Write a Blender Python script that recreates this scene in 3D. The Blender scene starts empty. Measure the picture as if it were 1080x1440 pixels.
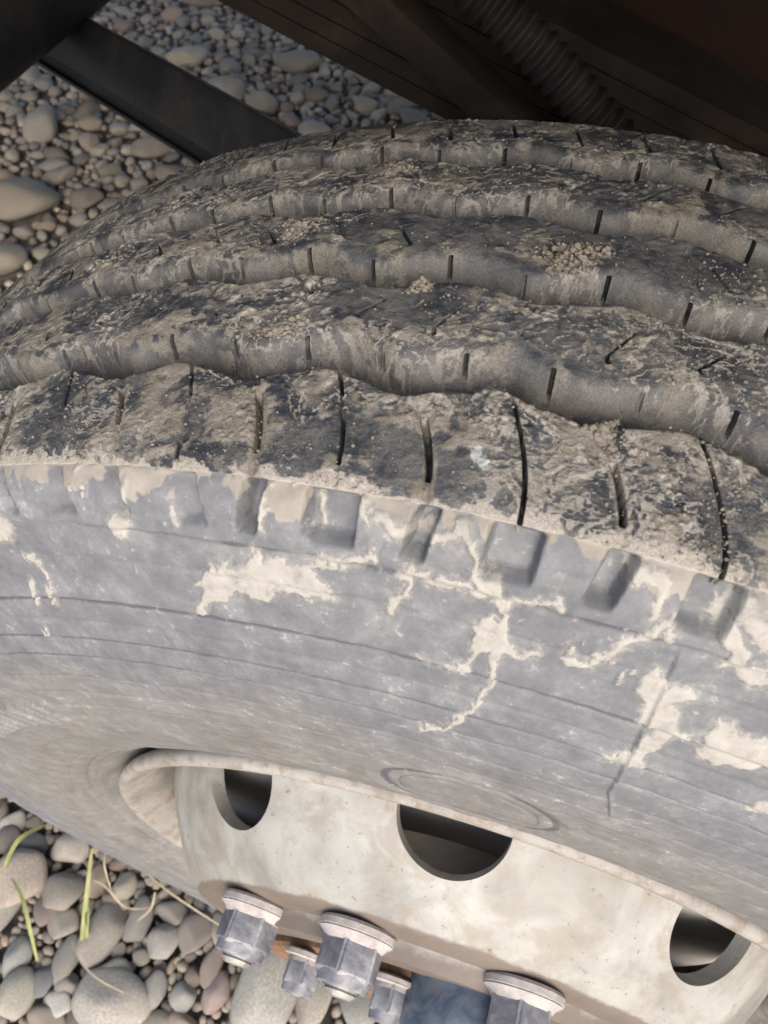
import bpy, bmesh, math, random
import numpy as np
from mathutils import Vector, Matrix, noise as mnoise

random.seed(7)
RNG = np.random.default_rng(11)
S = bpy.context.scene
COL = S.collection
PI = math.pi
ZA = 0.505                      # height of the wheel axle above the ground

# ------------------------------------------------------------------ camera
CX = Vector((0.9546, 0.2945, -0.0163))
CY = Vector((-0.2306, 0.7649, 0.5855))
CZ = Vector((0.1887, -0.5552, 0.7981))
cam_d = bpy.data.cameras.new('camera')
cam = bpy.data.objects.new('camera', cam_d)
COL.objects.link(cam)
cam.matrix_world = Matrix(((CX.x, CY.x, CZ.x, 0.0001), (CX.y, CY.y, CZ.y, -0.2459),
                           (CX.z, CY.z, CZ.z, 0.6990 + ZA), (0, 0, 0, 1)))
cam_d.sensor_fit = 'VERTICAL'
cam_d.sensor_height = 24.0
cam_d.lens = 24.0 * 1111.34 / 1440.0
cam_d.clip_start = 0.01
cam_d.clip_end = 400
cam_d.dof.use_dof = True
cam_d.dof.focus_distance = 0.33
cam_d.dof.aperture_fstop = 13.0
S.camera = cam

# ------------------------------------------------------------------ sky, sun, exposure
SUN_EL, SUN_AZ = math.radians(37), math.radians(158)      # azimuth clockwise from +Y
world = bpy.data.worlds.new('World')
S.world = world
world.use_nodes = True
wn = world.node_tree
wn.nodes.clear()
sky = wn.nodes.new('ShaderNodeTexSky')
sky.sky_type = 'NISHITA'
sky.sun_disc = False
sky.sun_elevation = SUN_EL
sky.sun_rotation = SUN_AZ
sky.air_density = 1.0
sky.dust_density = 4.0
sky.ozone_density = 0.5
bg = wn.nodes.new('ShaderNodeBackground')
bg.inputs['Strength'].default_value = 0.15
wo = wn.nodes.new('ShaderNodeOutputWorld')
wn.links.new(sky.outputs[0], bg.inputs[0])
wn.links.new(bg.outputs[0], wo.inputs[0])
sun_d = bpy.data.lights.new('sun', 'SUN')
sun_d.energy = 0.9
sun_d.angle = math.radians(40)
sun_d.color = (1.0, 0.995, 0.985)
sun = bpy.data.objects.new('sun', sun_d)
COL.objects.link(sun)
sdir = Vector((math.sin(SUN_AZ) * math.cos(SUN_EL), math.cos(SUN_AZ) * math.cos(SUN_EL), math.sin(SUN_EL)))
sun.rotation_euler = sdir.to_track_quat('Z', 'Y').to_euler()
sun.location = (2, -4, 6)
S.view_settings.view_transform = 'Standard'
S.view_settings.look = 'None'
S.view_settings.gamma = 1.0
S.view_settings.exposure = 0.85
S.render.engine = 'CYCLES'

# ------------------------------------------------------------------ helpers
def tag(o, label=None, cat=None, group=None, kind=None):
    if label: o['label'] = label
    if cat: o['category'] = cat
    if group: o['group'] = group
    if kind: o['kind'] = kind
    return o

def empty(name, loc=(0, 0, 0)):
    o = bpy.data.objects.new(name, None)
    o.empty_display_size = 0.05
    o.location = loc
    COL.objects.link(o)
    return o

def link(name, me, mat=None, parent=None, loc=(0, 0, 0)):
    o = bpy.data.objects.new(name, me)
    COL.objects.link(o)
    if mat is not None and not me.materials:
        me.materials.append(mat)
    o.parent = parent
    o.location = loc
    return o

def np_mesh(name, V, F, attrs=None, smooth=True):
    """V (n,3), F (m,k) with one k; attrs: dict of point floats."""
    me = bpy.data.meshes.new(name)
    n, m, k = len(V), len(F), F.shape[1]
    me.vertices.add(n)
    me.vertices.foreach_set('co', np.ascontiguousarray(V, dtype=np.float32).ravel())
    me.loops.add(m * k)
    me.loops.foreach_set('vertex_index', np.ascontiguousarray(F, dtype=np.int32).ravel())
    me.polygons.add(m)
    me.polygons.foreach_set('loop_start', np.arange(m, dtype=np.int32) * k)
    me.polygons.foreach_set('loop_total', np.full(m, k, dtype=np.int32))
    if attrs:
        for a, v in attrs.items():
            at = me.attributes.new(a, 'FLOAT', 'POINT')
            at.data.foreach_set('value', np.ascontiguousarray(v, dtype=np.float32).ravel())
    me.update(calc_edges=True)
    me.polygons.foreach_set('use_smooth', np.full(m, smooth, dtype=bool))
    return me

def bm_mesh(name, bm, smooth_deg=None):
    bmesh.ops.recalc_face_normals(bm, faces=bm.faces[:])
    me = bpy.data.meshes.new(name)
    bm.to_mesh(me)
    bm.free()
    if smooth_deg is not None:
        for p in me.polygons: p.use_smooth = True
        me.set_sharp_from_angle(angle=math.radians(smooth_deg))
    return me

def lathe_y(name, prof, n=160, closed=True, smooth_deg=32, wob=0.0):
    """closed profile loop of (y, r) swept about the Y axis"""
    pr = np.array(prof, float)
    k = len(pr)
    th = np.linspace(0, 2 * PI, n, endpoint=False)
    w = wob * (np.sin(3 * th + 1) + 0.5 * np.sin(7 * th))
    V = np.zeros((n, k, 3))
    V[:, :, 0] = (pr[None, :, 1] + w[:, None]) * np.sin(th)[:, None]
    V[:, :, 1] = pr[None, :, 0]
    V[:, :, 2] = (pr[None, :, 1] + w[:, None]) * np.cos(th)[:, None]
    i = np.arange(n)[:, None]
    kk = k if closed else k - 1
    j = np.arange(kk)[None, :]
    a = i * k + j
    b = i * k + (j + 1) % k
    c = ((i + 1) % n) * k + (j + 1) % k
    d = ((i + 1) % n) * k + j
    F = np.stack([a, b, c, d], -1).reshape(-1, 4)
    me = np_mesh(name, V.reshape(-1, 3), F)
    bm = bmesh.new()
    bm.from_mesh(me)
    bmesh.ops.recalc_face_normals(bm, faces=bm.faces[:])
    bm.to_mesh(me)
    bm.free()
    me.set_sharp_from_angle(angle=math.radians(smooth_deg))
    return me

def beam_mesh(name, A, B, section, up=(0, 0, 1), bevel=0.003):
    """prism with a 2D section (side, up) swept from A to B"""
    A, B = Vector(A), Vector(B)
    d = (B - A).normalized()
    s = d.cross(Vector(up)).normalized()
    u = s.cross(d)
    bm = bmesh.new()
    r0 = [bm.verts.new(A + s * p[0] + u * p[1]) for p in section]
    r1 = [bm.verts.new(B + s * p[0] + u * p[1]) for p in section]
    n = len(section)
    for i in range(n):
        bm.faces.new((r0[i], r0[(i + 1) % n], r1[(i + 1) % n], r1[i]))
    bm.faces.new(r0)
    bm.faces.new(r1)
    bmesh.ops.recalc_face_normals(bm, faces=bm.faces[:])
    if bevel:
        es = [e for e in bm.edges if len(e.link_faces) == 2 and e.calc_face_angle(0) > 0.6]
        bmesh.ops.bevel(bm, geom=es, offset=bevel, segments=2, affect='EDGES', profile=0.5, clamp_overlap=True)
    return bm_mesh(name, bm, 40)

def rect(w, h): return [(-w / 2, -h / 2), (w / 2, -h / 2), (w / 2, h / 2), (-w / 2, h / 2)]

def tube_mesh(name, pts, rad, seg=16, caps=True, radf=None):
    pts = [Vector(p) for p in pts]
    bm = bmesh.new()
    rings = []
    ref = Vector((0.13, 0.2, 0.97))
    for i, p in enumerate(pts):
        d = (pts[min(i + 1, len(pts) - 1)] - pts[max(i - 1, 0)]).normalized()
        a = d.cross(ref).normalized()
        b = a.cross(d)
        r = radf(i / (len(pts) - 1)) if radf else rad
        rings.append([bm.verts.new(p + (a * math.cos(t) + b * math.sin(t)) * r)
                      for t in [2 * PI * q / seg for q in range(seg)]])
    for r0, r1 in zip(rings[:-1], rings[1:]):
        for q in range(seg):
            bm.faces.new((r0[q], r0[(q + 1) % seg], r1[(q + 1) % seg], r1[q]))
    if caps:
        bm.faces.new(rings[0])
        bm.faces.new(rings[-1])
    return bm_mesh(name, bm, 45)

def hex_nut(af, length, chamfer=.0022):
    """hex prism along -Y from y=0, both ends chamfered"""
    bm = bmesh.new()
    R = af / 2 / math.cos(PI / 6)
    rings = []
    for y, f in ((0, .965), (-.0018, 1), (-length + chamfer, 1), (-length, .90)):
        rings.append([bm.verts.new((R * f * math.sin(PI / 3 * k), y, R * f * math.cos(PI / 3 * k))) for k in range(6)])
    for a, b in zip(rings[:-1], rings[1:]):
        for k in range(6): bm.faces.new((a[k], a[(k + 1) % 6], b[(k + 1) % 6], b[k]))
    bm.faces.new(rings[0]); bm.faces.new(rings[-1])
    bmesh.ops.recalc_face_normals(bm, faces=bm.faces[:])
    es = [e for e in bm.edges if abs(e.verts[0].co.y - e.verts[1].co.y) > .01]
    bmesh.ops.bevel(bm, geom=es, offset=.0015, segments=2, affect='EDGES')
    return bm_mesh('hex', bm, 35)

# numpy lattice noise
def _h(ix, iy, seed):
    with np.errstate(over='ignore'):
        h = ix.astype(np.uint32) * np.uint32(374761393) + iy.astype(np.uint32) * np.uint32(668265263) + np.uint32((seed * 2246822519) & 0xffffffff)
        h = (h ^ (h >> np.uint32(13))) * np.uint32(1274126177)
        h = h ^ (h >> np.uint32(16))
    return (h & np.uint32(0xffff)).astype(np.float32) / 65535.0

def vn(x, y, seed=0):
    xf, yf = np.floor(x), np.floor(y)
    fx, fy = (x - xf).astype(np.float32), (y - yf).astype(np.float32)
    xi, yi = xf.astype(np.int64) + 100000, yf.astype(np.int64) + 100000
    fx = fx * fx * fx * (fx * (fx * 6 - 15) + 10)
    fy = fy * fy * fy * (fy * (fy * 6 - 15) + 10)
    a, b = _h(xi, yi, seed), _h(xi + 1, yi, seed)
    c, d = _h(xi, yi + 1, seed), _h(xi + 1, yi + 1, seed)
    return (a + (b - a) * fx) * (1 - fy) + (c + (d - c) * fx) * fy

def fbm(x, y, seed=0, o=4, g=0.5):
    s, a, t = 0, 1.0, 0
    for k in range(o):
        s = s + a * vn(x * 2 ** k + 17.3 * k, y * 2 ** k - 9.1 * k, seed + k)
        t += a
        a *= g
    return s / t

def ss(a, b, x):
    t = np.clip((x - a) / (b - a), 0, 1)
    return t * t * (3 - 2 * t)

# ------------------------------------------------------------------ materials
class MB:
    def __init__(s, name):
        s.m = bpy.data.materials.new(name)
        s.m.use_nodes = True
        s.t = s.m.node_tree
        s.t.nodes.clear()
        s.out = s.n('ShaderNodeOutputMaterial')
        s.b = s.n('ShaderNodeBsdfPrincipled')
        s.l(s.b.outputs[0], s.out.inputs[0])
        s.co = s.n('ShaderNodeTexCoord').outputs['Object']
    def n(s, t, **k):
        x = s.t.nodes.new(t)
        for a, v in k.items(): setattr(x, a, v)
        return x
    def l(s, a, b): s.t.links.new(a, b)
    def noise(s, scale, detail=4, rough=0.6, dist=0.0, co=None):
        x = s.n('ShaderNodeTexNoise')
        x.inputs['Scale'].default_value = scale
        x.inputs['Detail'].default_value = detail
        x.inputs['Roughness'].default_value = rough
        x.inputs['Distortion'].default_value = dist
        s.l(co or s.co, x.inputs['Vector'])
        return x.outputs[0]
    def attr(s, name):
        x = s.n('ShaderNodeAttribute')
        x.attribute_name = name
        return x.outputs['Fac']
    def val(s, v):
        x = s.n('ShaderNodeValue'); x.outputs[0].default_value = v
        return x.outputs[0]
    def math(s, op, a, b=0.0, clamp=False):
        x = s.n('ShaderNodeMath', operation=op, use_clamp=clamp)
        for i, q in enumerate((a, b)):
            if isinstance(q, (int, float)): x.inputs[i].default_value = q
            else: s.l(q, x.inputs[i])
        return x.outputs[0]
    def step(s, x, a, b):
        r = s.n('ShaderNodeMapRange', interpolation_type='SMOOTHSTEP')
        s.l(x, r.inputs[0])
        r.inputs[1].default_value = a
        r.inputs[2].default_value = b
        return r.outputs[0]
    def col(s, c):
        x = s.n('ShaderNodeRGB'); x.outputs[0].default_value = (*c, 1)
        return x.outputs[0]
    def mix(s, f, a, b, mode='MIX'):
        x = s.n('ShaderNodeMix', data_type='RGBA', blend_type=mode)
        if isinstance(f, (int, float)): x.inputs[0].default_value = f
        else: s.l(f, x.inputs[0])
        for i, q in ((6, a), (7, b)):
            if isinstance(q, tuple): x.inputs[i].default_value = (*q, 1)
            else: s.l(q, x.inputs[i])
        return x.outputs[2]
    def ramp(s, f, stops, interp='LINEAR'):
        x = s.n('ShaderNodeValToRGB')
        x.color_ramp.interpolation = interp
        e = x.color_ramp.elements
        while len(e) < len(stops): e.new(0.5)
        for q, (p, c) in zip(e, stops):
            q.position = p
            q.color = (*c, 1)
        s.l(f, x.inputs[0])
        return x.outputs[0]
    def bump(s, h, strength=0.5, dist=0.001):
        x = s.n('ShaderNodeBump')
        x.inputs['Strength'].default_value = strength
        x.inputs['Distance'].default_value = dist
        s.l(h, x.inputs['Height'])
        s.l(x.outputs[0], s.b.inputs['Normal'])
    def done(s, color=None, rough=0.8, metal=0.0, spec=0.3):
        if color is not None:
            if isinstance(color, tuple): s.b.inputs['Base Color'].default_value = (*color, 1)
            else: s.l(color, s.b.inputs['Base Color'])
        if isinstance(rough, (int, float)): s.b.inputs['Roughness'].default_value = rough
        else: s.l(rough, s.b.inputs['Roughness'])
        s.b.inputs['Metallic'].default_value = metal
        s.b.inputs['Specular IOR Level'].default_value = spec
        return s.m

def mat_tread():
    m = MB('muddy_tread_rubber')
    mud, vein, scuff = m.attr('mud'), m.attr('vein'), m.attr('scuff')
    n1 = m.noise(260, 5, 0.65)
    n2 = m.noise(900, 4, 0.6)
    n3 = m.noise(55, 5, 0.6, 0.4)
    rub = m.mix(m.step(n3, 0.35, 0.7), (0.036, 0.041, 0.052), (0.092, 0.099, 0.112))
    film = m.step(m.math('ADD', m.math('MULTIPLY', n1, 0.7), m.math('MULTIPLY', n3, 0.5)), 0.5, 0.75)
    base = m.mix(m.math('MULTIPLY', film, 0.52), rub, (0.172, 0.163, 0.147))
    mm = m.math('ADD', mud, m.math('MULTIPLY', m.math('SUBTRACT', n1, 0.5), 0.75))
    mm = m.math('ADD', mm, m.math('MULTIPLY', m.math('SUBTRACT', n2, 0.5), 0.35))
    mk = m.step(mm, 0.40, 0.58)
    mudc = m.ramp(m.noise(120, 4, 0.6), [(0.3, (0.135, 0.124, 0.108)), (0.5, (0.200, 0.185, 0.162)), (0.75, (0.290, 0.270, 0.238))])
    c = m.mix(mk, base, mudc)
    vk = m.step(m.math('ADD', vein, m.math('MULTIPLY', m.math('SUBTRACT', n2, 0.5), 0.9)), 0.45, 0.75)
    c = m.mix(m.math('MULTIPLY', vk, 0.8), c, (0.325, 0.308, 0.282))
    pale = m.attr('pale')
    c = m.mix(m.step(m.math('ADD', pale, m.math('MULTIPLY', m.math('SUBTRACT', n1, 0.5), 0.5)), 0.42, 0.6), c, m.mix(n1, (0.25, 0.233, 0.21), (0.35, 0.330, 0.302)))
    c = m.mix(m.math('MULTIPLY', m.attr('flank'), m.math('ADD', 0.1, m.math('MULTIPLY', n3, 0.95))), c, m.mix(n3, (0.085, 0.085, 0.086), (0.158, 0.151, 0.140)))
    sc = m.step(m.math('ADD', m.math('MULTIPLY', scuff, 0.9), m.math('MULTIPLY', scuff, m.math('MULTIPLY', m.math('SUBTRACT', n1, 0.5), 4.0))), 0.55, 0.7)
    c = m.mix(0.5, c, m.ramp(m.noise(1500, 3, 0.6), [(0.34, (0.50, 0.50, 0.50)), (0.5, (0.95, 0.95, 0.95)), (0.66, (1.45, 1.43, 1.40))]), 'MULTIPLY')
    c = m.mix(sc, c, (0.36, 0.39, 0.39))
    h = m.math('ADD', m.math('MULTIPLY', n1, 0.6), m.math('MULTIPLY', n2, 0.45))
    m.bump(h, 0.75, 0.0010)
    return m.done(c, m.mix(mk, (0.55, 0.55, 0.55), (0.92, 0.92, 0.92)), 0, 0.25)

def mat_side():
    m = MB('dusty_sidewall_rubber')
    mud, pale = m.attr('mud'), m.attr('pale')
    n1 = m.noise(300, 5, 0.65)
    n2 = m.noise(60, 10, 0.76, 0.0)
    n3 = m.noise(9, 3, 0.5)
    n4 = m.noise(1200, 2, 0.5)
    rad = m.attr('rad')                                  # 0 at the bead, 1 at the shoulder
    upper = m.ramp(n2, [(0.30, (0.112, 0.119, 0.134)), (0.5, (0.164, 0.172, 0.189)), (0.70, (0.245, 0.253, 0.268))])
    lower = m.ramp(n2, [(0.32, (0.148, 0.146, 0.146)), (0.5, (0.194, 0.192, 0.191)), (0.68, (0.25, 0.248, 0.245))])
    c = m.mix(m.step(m.math('ADD', rad, m.math('MULTIPLY', m.math('SUBTRACT', n3, 0.5), 0.5)), 0.35, 0.62), lower, upper)
    rub = m.step(m.math('ADD', m.attr('bare_shade'), m.math('MULTIPLY', m.math('SUBTRACT', n1, 0.5), 0.6)), 0.45, 0.8)  # bare rubber patches, plus crease shade painted into the colour
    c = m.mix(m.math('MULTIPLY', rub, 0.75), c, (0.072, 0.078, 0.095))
    sp = m.step(m.math('ADD', m.math('MULTIPLY', n1, 0.7), m.math('MULTIPLY', n2, 0.4)), 0.62, 0.72)
    c = m.mix(m.math('MULTIPLY', sp, 0.55), c, (0.43, 0.43, 0.425))
    st = m.step(m.noise(20, 4, 0.7, 1.5), 0.66, 0.78)
    c = m.mix(m.math('MULTIPLY', st, 0.35), c, (0.15, 0.115, 0.095))
    sk = m.attr('streak')
    c = m.mix(m.math('MULTIPLY', m.step(sk, 0.60, 0.76), m.math('MULTIPLY', m.step(rad, 0.75, 0.15), 0.35)), c, (0.125, 0.108, 0.10))
    c = m.mix(m.math('MULTIPLY', m.step(sk, 0.40, 0.26), 0.08), c, (0.40, 0.395, 0.385))
    # speckles of dark rubber
    c = m.mix(m.math('MULTIPLY', m.step(n4, 0.63, 0.72), 0.25), c, (0.10, 0.10, 0.11))
    mk = m.step(m.math('ADD', mud, m.math('MULTIPLY', m.math('SUBTRACT', n1, 0.5), 0.4)), 0.42, 0.56)
    c = m.mix(mk, c, m.ramp(m.noise(90, 4), [(0.3, (0.23, 0.214, 0.19)), (0.7, (0.345, 0.325, 0.294))]))
    n5 = m.noise(330, 8, 0.72)
    pe = m.math('ADD', pale, m.math('MULTIPLY', m.math('SUBTRACT', n5, 0.5), 1.35))
    c = m.mix(m.math('MULTIPLY', m.step(pe, 0.12, 0.45), 0.45), c, (0.30, 0.292, 0.272))
    pk = m.math('MULTIPLY', m.step(pe, 0.46, 0.55), 0.95)
    c = m.mix(pk, c, m.ramp(m.noise(150, 7, 0.72, 0.6), [(0.3, (0.245, 0.237, 0.222)), (0.45, (0.35, 0.341, 0.319)), (0.6, (0.40, 0.391, 0.367)), (0.75, (0.47, 0.461, 0.436))]))
    h = m.math('ADD', m.math('MULTIPLY', n1, 0.5), m.math('MULTIPLY', n4, 0.25))
    m.bump(h, 0.55, 0.0006)
    return m.done(c, 0.78, 0, 0.25)

def mat_disc():
    m = MB('weathered_cream_wheel_paint')
    n1, n2, n3 = m.noise(60, 6, 0.68), m.noise(16, 5, 0.6, 0.6), m.noise(230, 4, 0.6)
    c = m.ramp(n2, [(0.3, (0.21, 0.208, 0.192)), (0.5, (0.345, 0.345, 0.325)), (0.72, (0.455, 0.458, 0.44))])
    c = m.mix(m.math('MULTIPLY', m.step(n1, 0.52, 0.72), 0.45), c, (0.33, 0.285, 0.21))
    c = m.mix(m.math('MULTIPLY', m.step(n3, 0.635, 0.70), 0.6), c, (0.15, 0.095, 0.06))
    c = m.mix(m.math('MULTIPLY', m.step(n1, 0.66, 0.71), 0.9), c, (0.13, 0.09, 0.07))
    c = m.mix(m.math('MULTIPLY', m.step(m.noise(28, 8, 0.7, 0.4), 0.47, 0.60), 0.5), c, (0.245, 0.215, 0.17))
    dirt = m.step(m.math('ADD', m.attr('dirt'), m.math('MULTIPLY', m.math('SUBTRACT', n1, 0.5), 0.9)), 0.4, 0.75)
    c = m.mix(m.math('MULTIPLY', dirt, 0.85), c, m.mix(n1, (0.105, 0.077, 0.063), (0.20, 0.16, 0.132)))
    m.bump(m.math('ADD', n1, m.math('MULTIPLY', n3, 0.4)), 0.35, 0.0008)
    return m.done(c, 0.52, 0.0, 0.45)

def mat_rim():
    m = MB('dusty_rusted_rim_steel')
    n1, n2, n3 = m.noise(70, 6, 0.68), m.noise(22, 5, 0.6, 0.5), m.noise(300, 3)
    c = m.ramp(n2, [(0.32, (0.25, 0.238, 0.225)), (0.52, (0.32, 0.306, 0.288)), (0.72, (0.39, 0.375, 0.35))])
    c = m.mix(m.math('MULTIPLY', m.step(n1, 0.48, 0.62), 0.65), c, (0.215, 0.168, 0.128))
    c = m.mix(m.math('MULTIPLY', m.step(n3, 0.62, 0.70), 0.45), c, (0.50, 0.48, 0.44))
    m.bump(m.math('ADD', n1, m.math('MULTIPLY', n3, 0.4)), 0.5, 0.001)
    return m.done(c, 0.65, 0, 0.35)

def mat_simple(name, stops, s1=40, s2=220, rough=0.7, metal=0.0, spec=0.3, bump=0.4, bd=0.001, spots=None):
    m = MB(name)
    n1, n2 = m.noise(s1, 6, 0.65, 0.5), m.noise(s2, 4, 0.6)
    k = len(stops)
    c = m.ramp(n1, [(0.3 + 0.42 * i / (k - 1), q) for i, q in enumerate(stops)])
    if spots:
        c = m.mix(m.math('MULTIPLY', m.step(n2, 0.56, 0.68), spots[1]), c, spots[0])
    m.bump(m.math('ADD', n1, m.math('MULTIPLY', n2, 0.5)), bump, bd)
    return m.done(c, rough, metal, spec)

STONE_COLS = [(0.20, 0.178, 0.145), (0.29, 0.262, 0.212), (0.225, 0.222, 0.20), (0.33, 0.28, 0.205), (0.13, 0.13, 0.135),
              (0.25, 0.222, 0.18), (0.38, 0.35, 0.29), (0.26, 0.165, 0.13), (0.205, 0.186, 0.158), (0.285, 0.278, 0.245),
              (0.155, 0.118, 0.098), (0.34, 0.312, 0.258), (0.36, 0.265, 0.18), (0.235, 0.21, 0.172)]
GREY = lambda c: tuple((sum(c) / 3 * .42 + q * .58) * 1.18 for q in c)
KEY_COLS = [(.36, .28, .21), (.42, .39, .32), (.13, .14, .16), (.38, .33, .26), (.26, .225, .18), (.19, .13, .115), (.28, .245, .2), (.28, .25, .19),
            (.32, .30, .26), (.30, .31, .28), (.35, .33, .25), (.13, .15, .18), (.24, .22, .19), (.24, .22, .19), (.44, .42, .37), (.30, .29, .25),
            (.36, .33, .28), (.19, .185, .165), (.29, .28, .25), (.25, .25, .23), (.26, .27, .24), (.19, .15, .13), (.27, .2, .155), (.30, .195, .18),
            (.31, .31, .27), (.33, .29, .23), (.26, .265, .24), (.38, .26, .17)]
STONE_COLS = [(c[0] * 1.02, c[1] * .965, c[2] * .90) for c in map(GREY, STONE_COLS)]
KEY_COLS = [tuple(1.22 * q for q in GREY(c)) for c in KEY_COLS]

def mat_stone(name, per_object):
    m = MB(name)
    if per_object:
        rnd = None
        c = m.n('ShaderNodeObjectInfo').outputs['Color']
    else:
        rnd = m.attr('rnd')
    if rnd is not None: c = m.ramp(rnd, [(i / len(STONE_COLS), q) for i, q in enumerate(STONE_COLS)], 'CONSTANT')
    n1, n2 = m.noise(45, 5, 0.65), m.noise(350, 4, 0.65)
    if per_object:
        n0 = m.noise(14, 3, 0.5, 0.4)
    else:
        n0 = n1
    c = m.mix(0.45, c, m.ramp(n1, [(0.3, (0.35, 0.34, 0.33)), (0.7, (0.72, 0.71, 0.69))]), 'OVERLAY')
    c = m.mix(m.math('MULTIPLY', m.step(n0, 0.5, 0.75), 0.35), c, (0.33, 0.29, 0.24))
    c = m.mix(m.math('MULTIPLY', m.step(n2, 0.56, 0.70), 0.45), c, (0.10, 0.096, 0.09))
    wv = m.n('ShaderNodeTexWave')
    wv.inputs['Scale'].default_value = 6.0 if per_object else 30.0
    wv.inputs['Distortion'].default_value = 9.0
    wv.inputs['Detail'].default_value = 4.0
    m.l(m.co, wv.inputs['Vector'])
    c = m.mix(m.math('MULTIPLY', m.step(wv.outputs[1], 0.90, 0.99), 0.3), c, (0.42, 0.40, 0.37))
    c = m.mix(m.math('MULTIPLY', m.step(n0, 0.32, 0.62), 0.45), c, (0.215, 0.198, 0.172))
    m.bump(m.math('ADD', n1, m.math('MULTIPLY', n2, 0.4)), 0.6, 0.003)
    return m.done(c, 0.85, 0, 0.2)

M_TREAD, M_SIDE, M_DISC, M_RIM = mat_tread(), mat_side(), mat_disc(), mat_rim()
M_STONE_O, M_STONE_S = mat_stone('river_stone', True), mat_stone('river_gravel', False)
M_SOIL = mat_simple('sandy_soil', [(0.13, 0.117, 0.10), (0.19, 0.172, 0.148), (0.26, 0.238, 0.208)], 25, 160, 0.95, 0, 0.1, 0.9, 0.012)
M_CLOD = mat_simple('dry_mud', [(0.14, 0.127, 0.108), (0.205, 0.187, 0.160), (0.28, 0.258, 0.222)], 160, 700, 0.95, 0, 0.1, 0.8, 0.0012)
M_CRUMB = mat_simple('dry_mud_crumb', [(0.13, 0.119, 0.103), (0.19, 0.175, 0.152), (0.26, 0.242, 0.212)], 160, 700, 0.95, 0, 0.1, 0.8, 0.0012)
M_NUT = mat_simple('worn_blue_nut_steel', [(0.10, 0.110, 0.140), (0.23, 0.238, 0.268), (0.45, 0.452, 0.455)], 55, 420, 0.68, 0.15, 0.4, 0.6, 0.0012, ((0.22, 0.19, 0.16), 0.35))
M_WASH = mat_simple('dusty_washer_steel', [(0.28, 0.255, 0.245), (0.41, 0.385, 0.375), (0.48, 0.455, 0.445)], 90, 400, 0.8, 0, 0.3, 0.5, 0.0006, ((0.27, 0.22, 0.20), 0.4))
M_STUD = mat_simple('bare_stud_steel', [(0.20, 0.20, 0.22), (0.42, 0.41, 0.40), (0.60, 0.58, 0.55)], 120, 400, 0.45, 0.5, 0.5, 0.4, 0.0006)
M_HUB = mat_simple('rusted_hub_iron', [(0.13, 0.075, 0.048), (0.235, 0.14, 0.088), (0.31, 0.215, 0.145)], 45, 260, 0.85, 0, 0.3, 0.6, 0.0012, ((0.09, 0.065, 0.05), 0.5))
M_BOSS = mat_simple('worn_blue_hub_paint', [(0.030, 0.045, 0.080), (0.058, 0.082, 0.125), (0.13, 0.155, 0.19), (0.30, 0.235, 0.15)], 34, 220, 0.4, 0.1, 0.5, 0.4, 0.001, ((0.20, 0.155, 0.11), 0.45))
M_DRUM = mat_simple('dusty_brake_drum_iron', [(0.38, 0.372, 0.365), (0.46, 0.445, 0.43), (0.46, 0.37, 0.27)], 30, 160, 0.8, 0, 0.3, 0.5, 0.001)
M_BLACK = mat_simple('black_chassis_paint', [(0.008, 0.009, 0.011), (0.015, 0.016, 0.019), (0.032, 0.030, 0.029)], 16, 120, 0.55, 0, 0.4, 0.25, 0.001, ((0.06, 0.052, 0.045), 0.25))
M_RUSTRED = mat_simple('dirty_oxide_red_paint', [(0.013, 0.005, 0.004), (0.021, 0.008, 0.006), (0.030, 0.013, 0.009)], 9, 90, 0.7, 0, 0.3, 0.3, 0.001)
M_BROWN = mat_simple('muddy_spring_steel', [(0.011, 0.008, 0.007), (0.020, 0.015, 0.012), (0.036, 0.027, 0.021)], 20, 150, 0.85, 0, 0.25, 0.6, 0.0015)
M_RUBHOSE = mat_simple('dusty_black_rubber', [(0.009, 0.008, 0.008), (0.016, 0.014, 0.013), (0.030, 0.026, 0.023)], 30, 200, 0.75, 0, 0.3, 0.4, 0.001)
M_GRASS = mat_simple('fresh_grass_blade', [(0.19, 0.22, 0.075), (0.27, 0.29, 0.11), (0.37, 0.37, 0.19)], 30, 200, 0.55, 0, 0.4, 0.2, 0.0005)
M_STRAW = mat_simple('dry_straw_stalk', [(0.30, 0.25, 0.17), (0.42, 0.37, 0.27), (0.54, 0.49, 0.39)], 40, 200, 0.8, 0, 0.2, 0.2, 0.0005)
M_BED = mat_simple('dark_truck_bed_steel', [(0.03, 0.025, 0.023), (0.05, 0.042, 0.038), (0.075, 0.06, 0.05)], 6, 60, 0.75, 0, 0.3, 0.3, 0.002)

# ------------------------------------------------------------------ ground sheet
def build_ground():
    n = 160
    t = np.linspace(-1, 1, n)
    ax = np.sign(t) * (np.abs(t) * 3 + np.abs(t) ** 5 * 57)
    X, Y = np.meshgrid(ax - 0.6, ax + 0.9, indexing='ij')
    Z = -0.016 + 0.014 * (fbm(X * 6, Y * 6, 31) - 0.5) + 0.03 * (fbm(X * .8, Y * .8, 35) - 0.5)
    i, j = np.meshgrid(np.arange(n - 1), np.arange(n - 1), indexing='ij')
    a = i * n + j
    F = np.stack([a, a + n, a + n + 1, a + 1], -1).reshape(-1, 4)
    o = link('ground', np_mesh('ground', np.stack([X, Y, Z], -1).reshape(-1, 3), F), M_SOIL)
    return tag(o, 'sandy ground of rounded river stones under the truck wheel', 'ground', kind='structure')

GROUND = build_ground()

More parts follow.
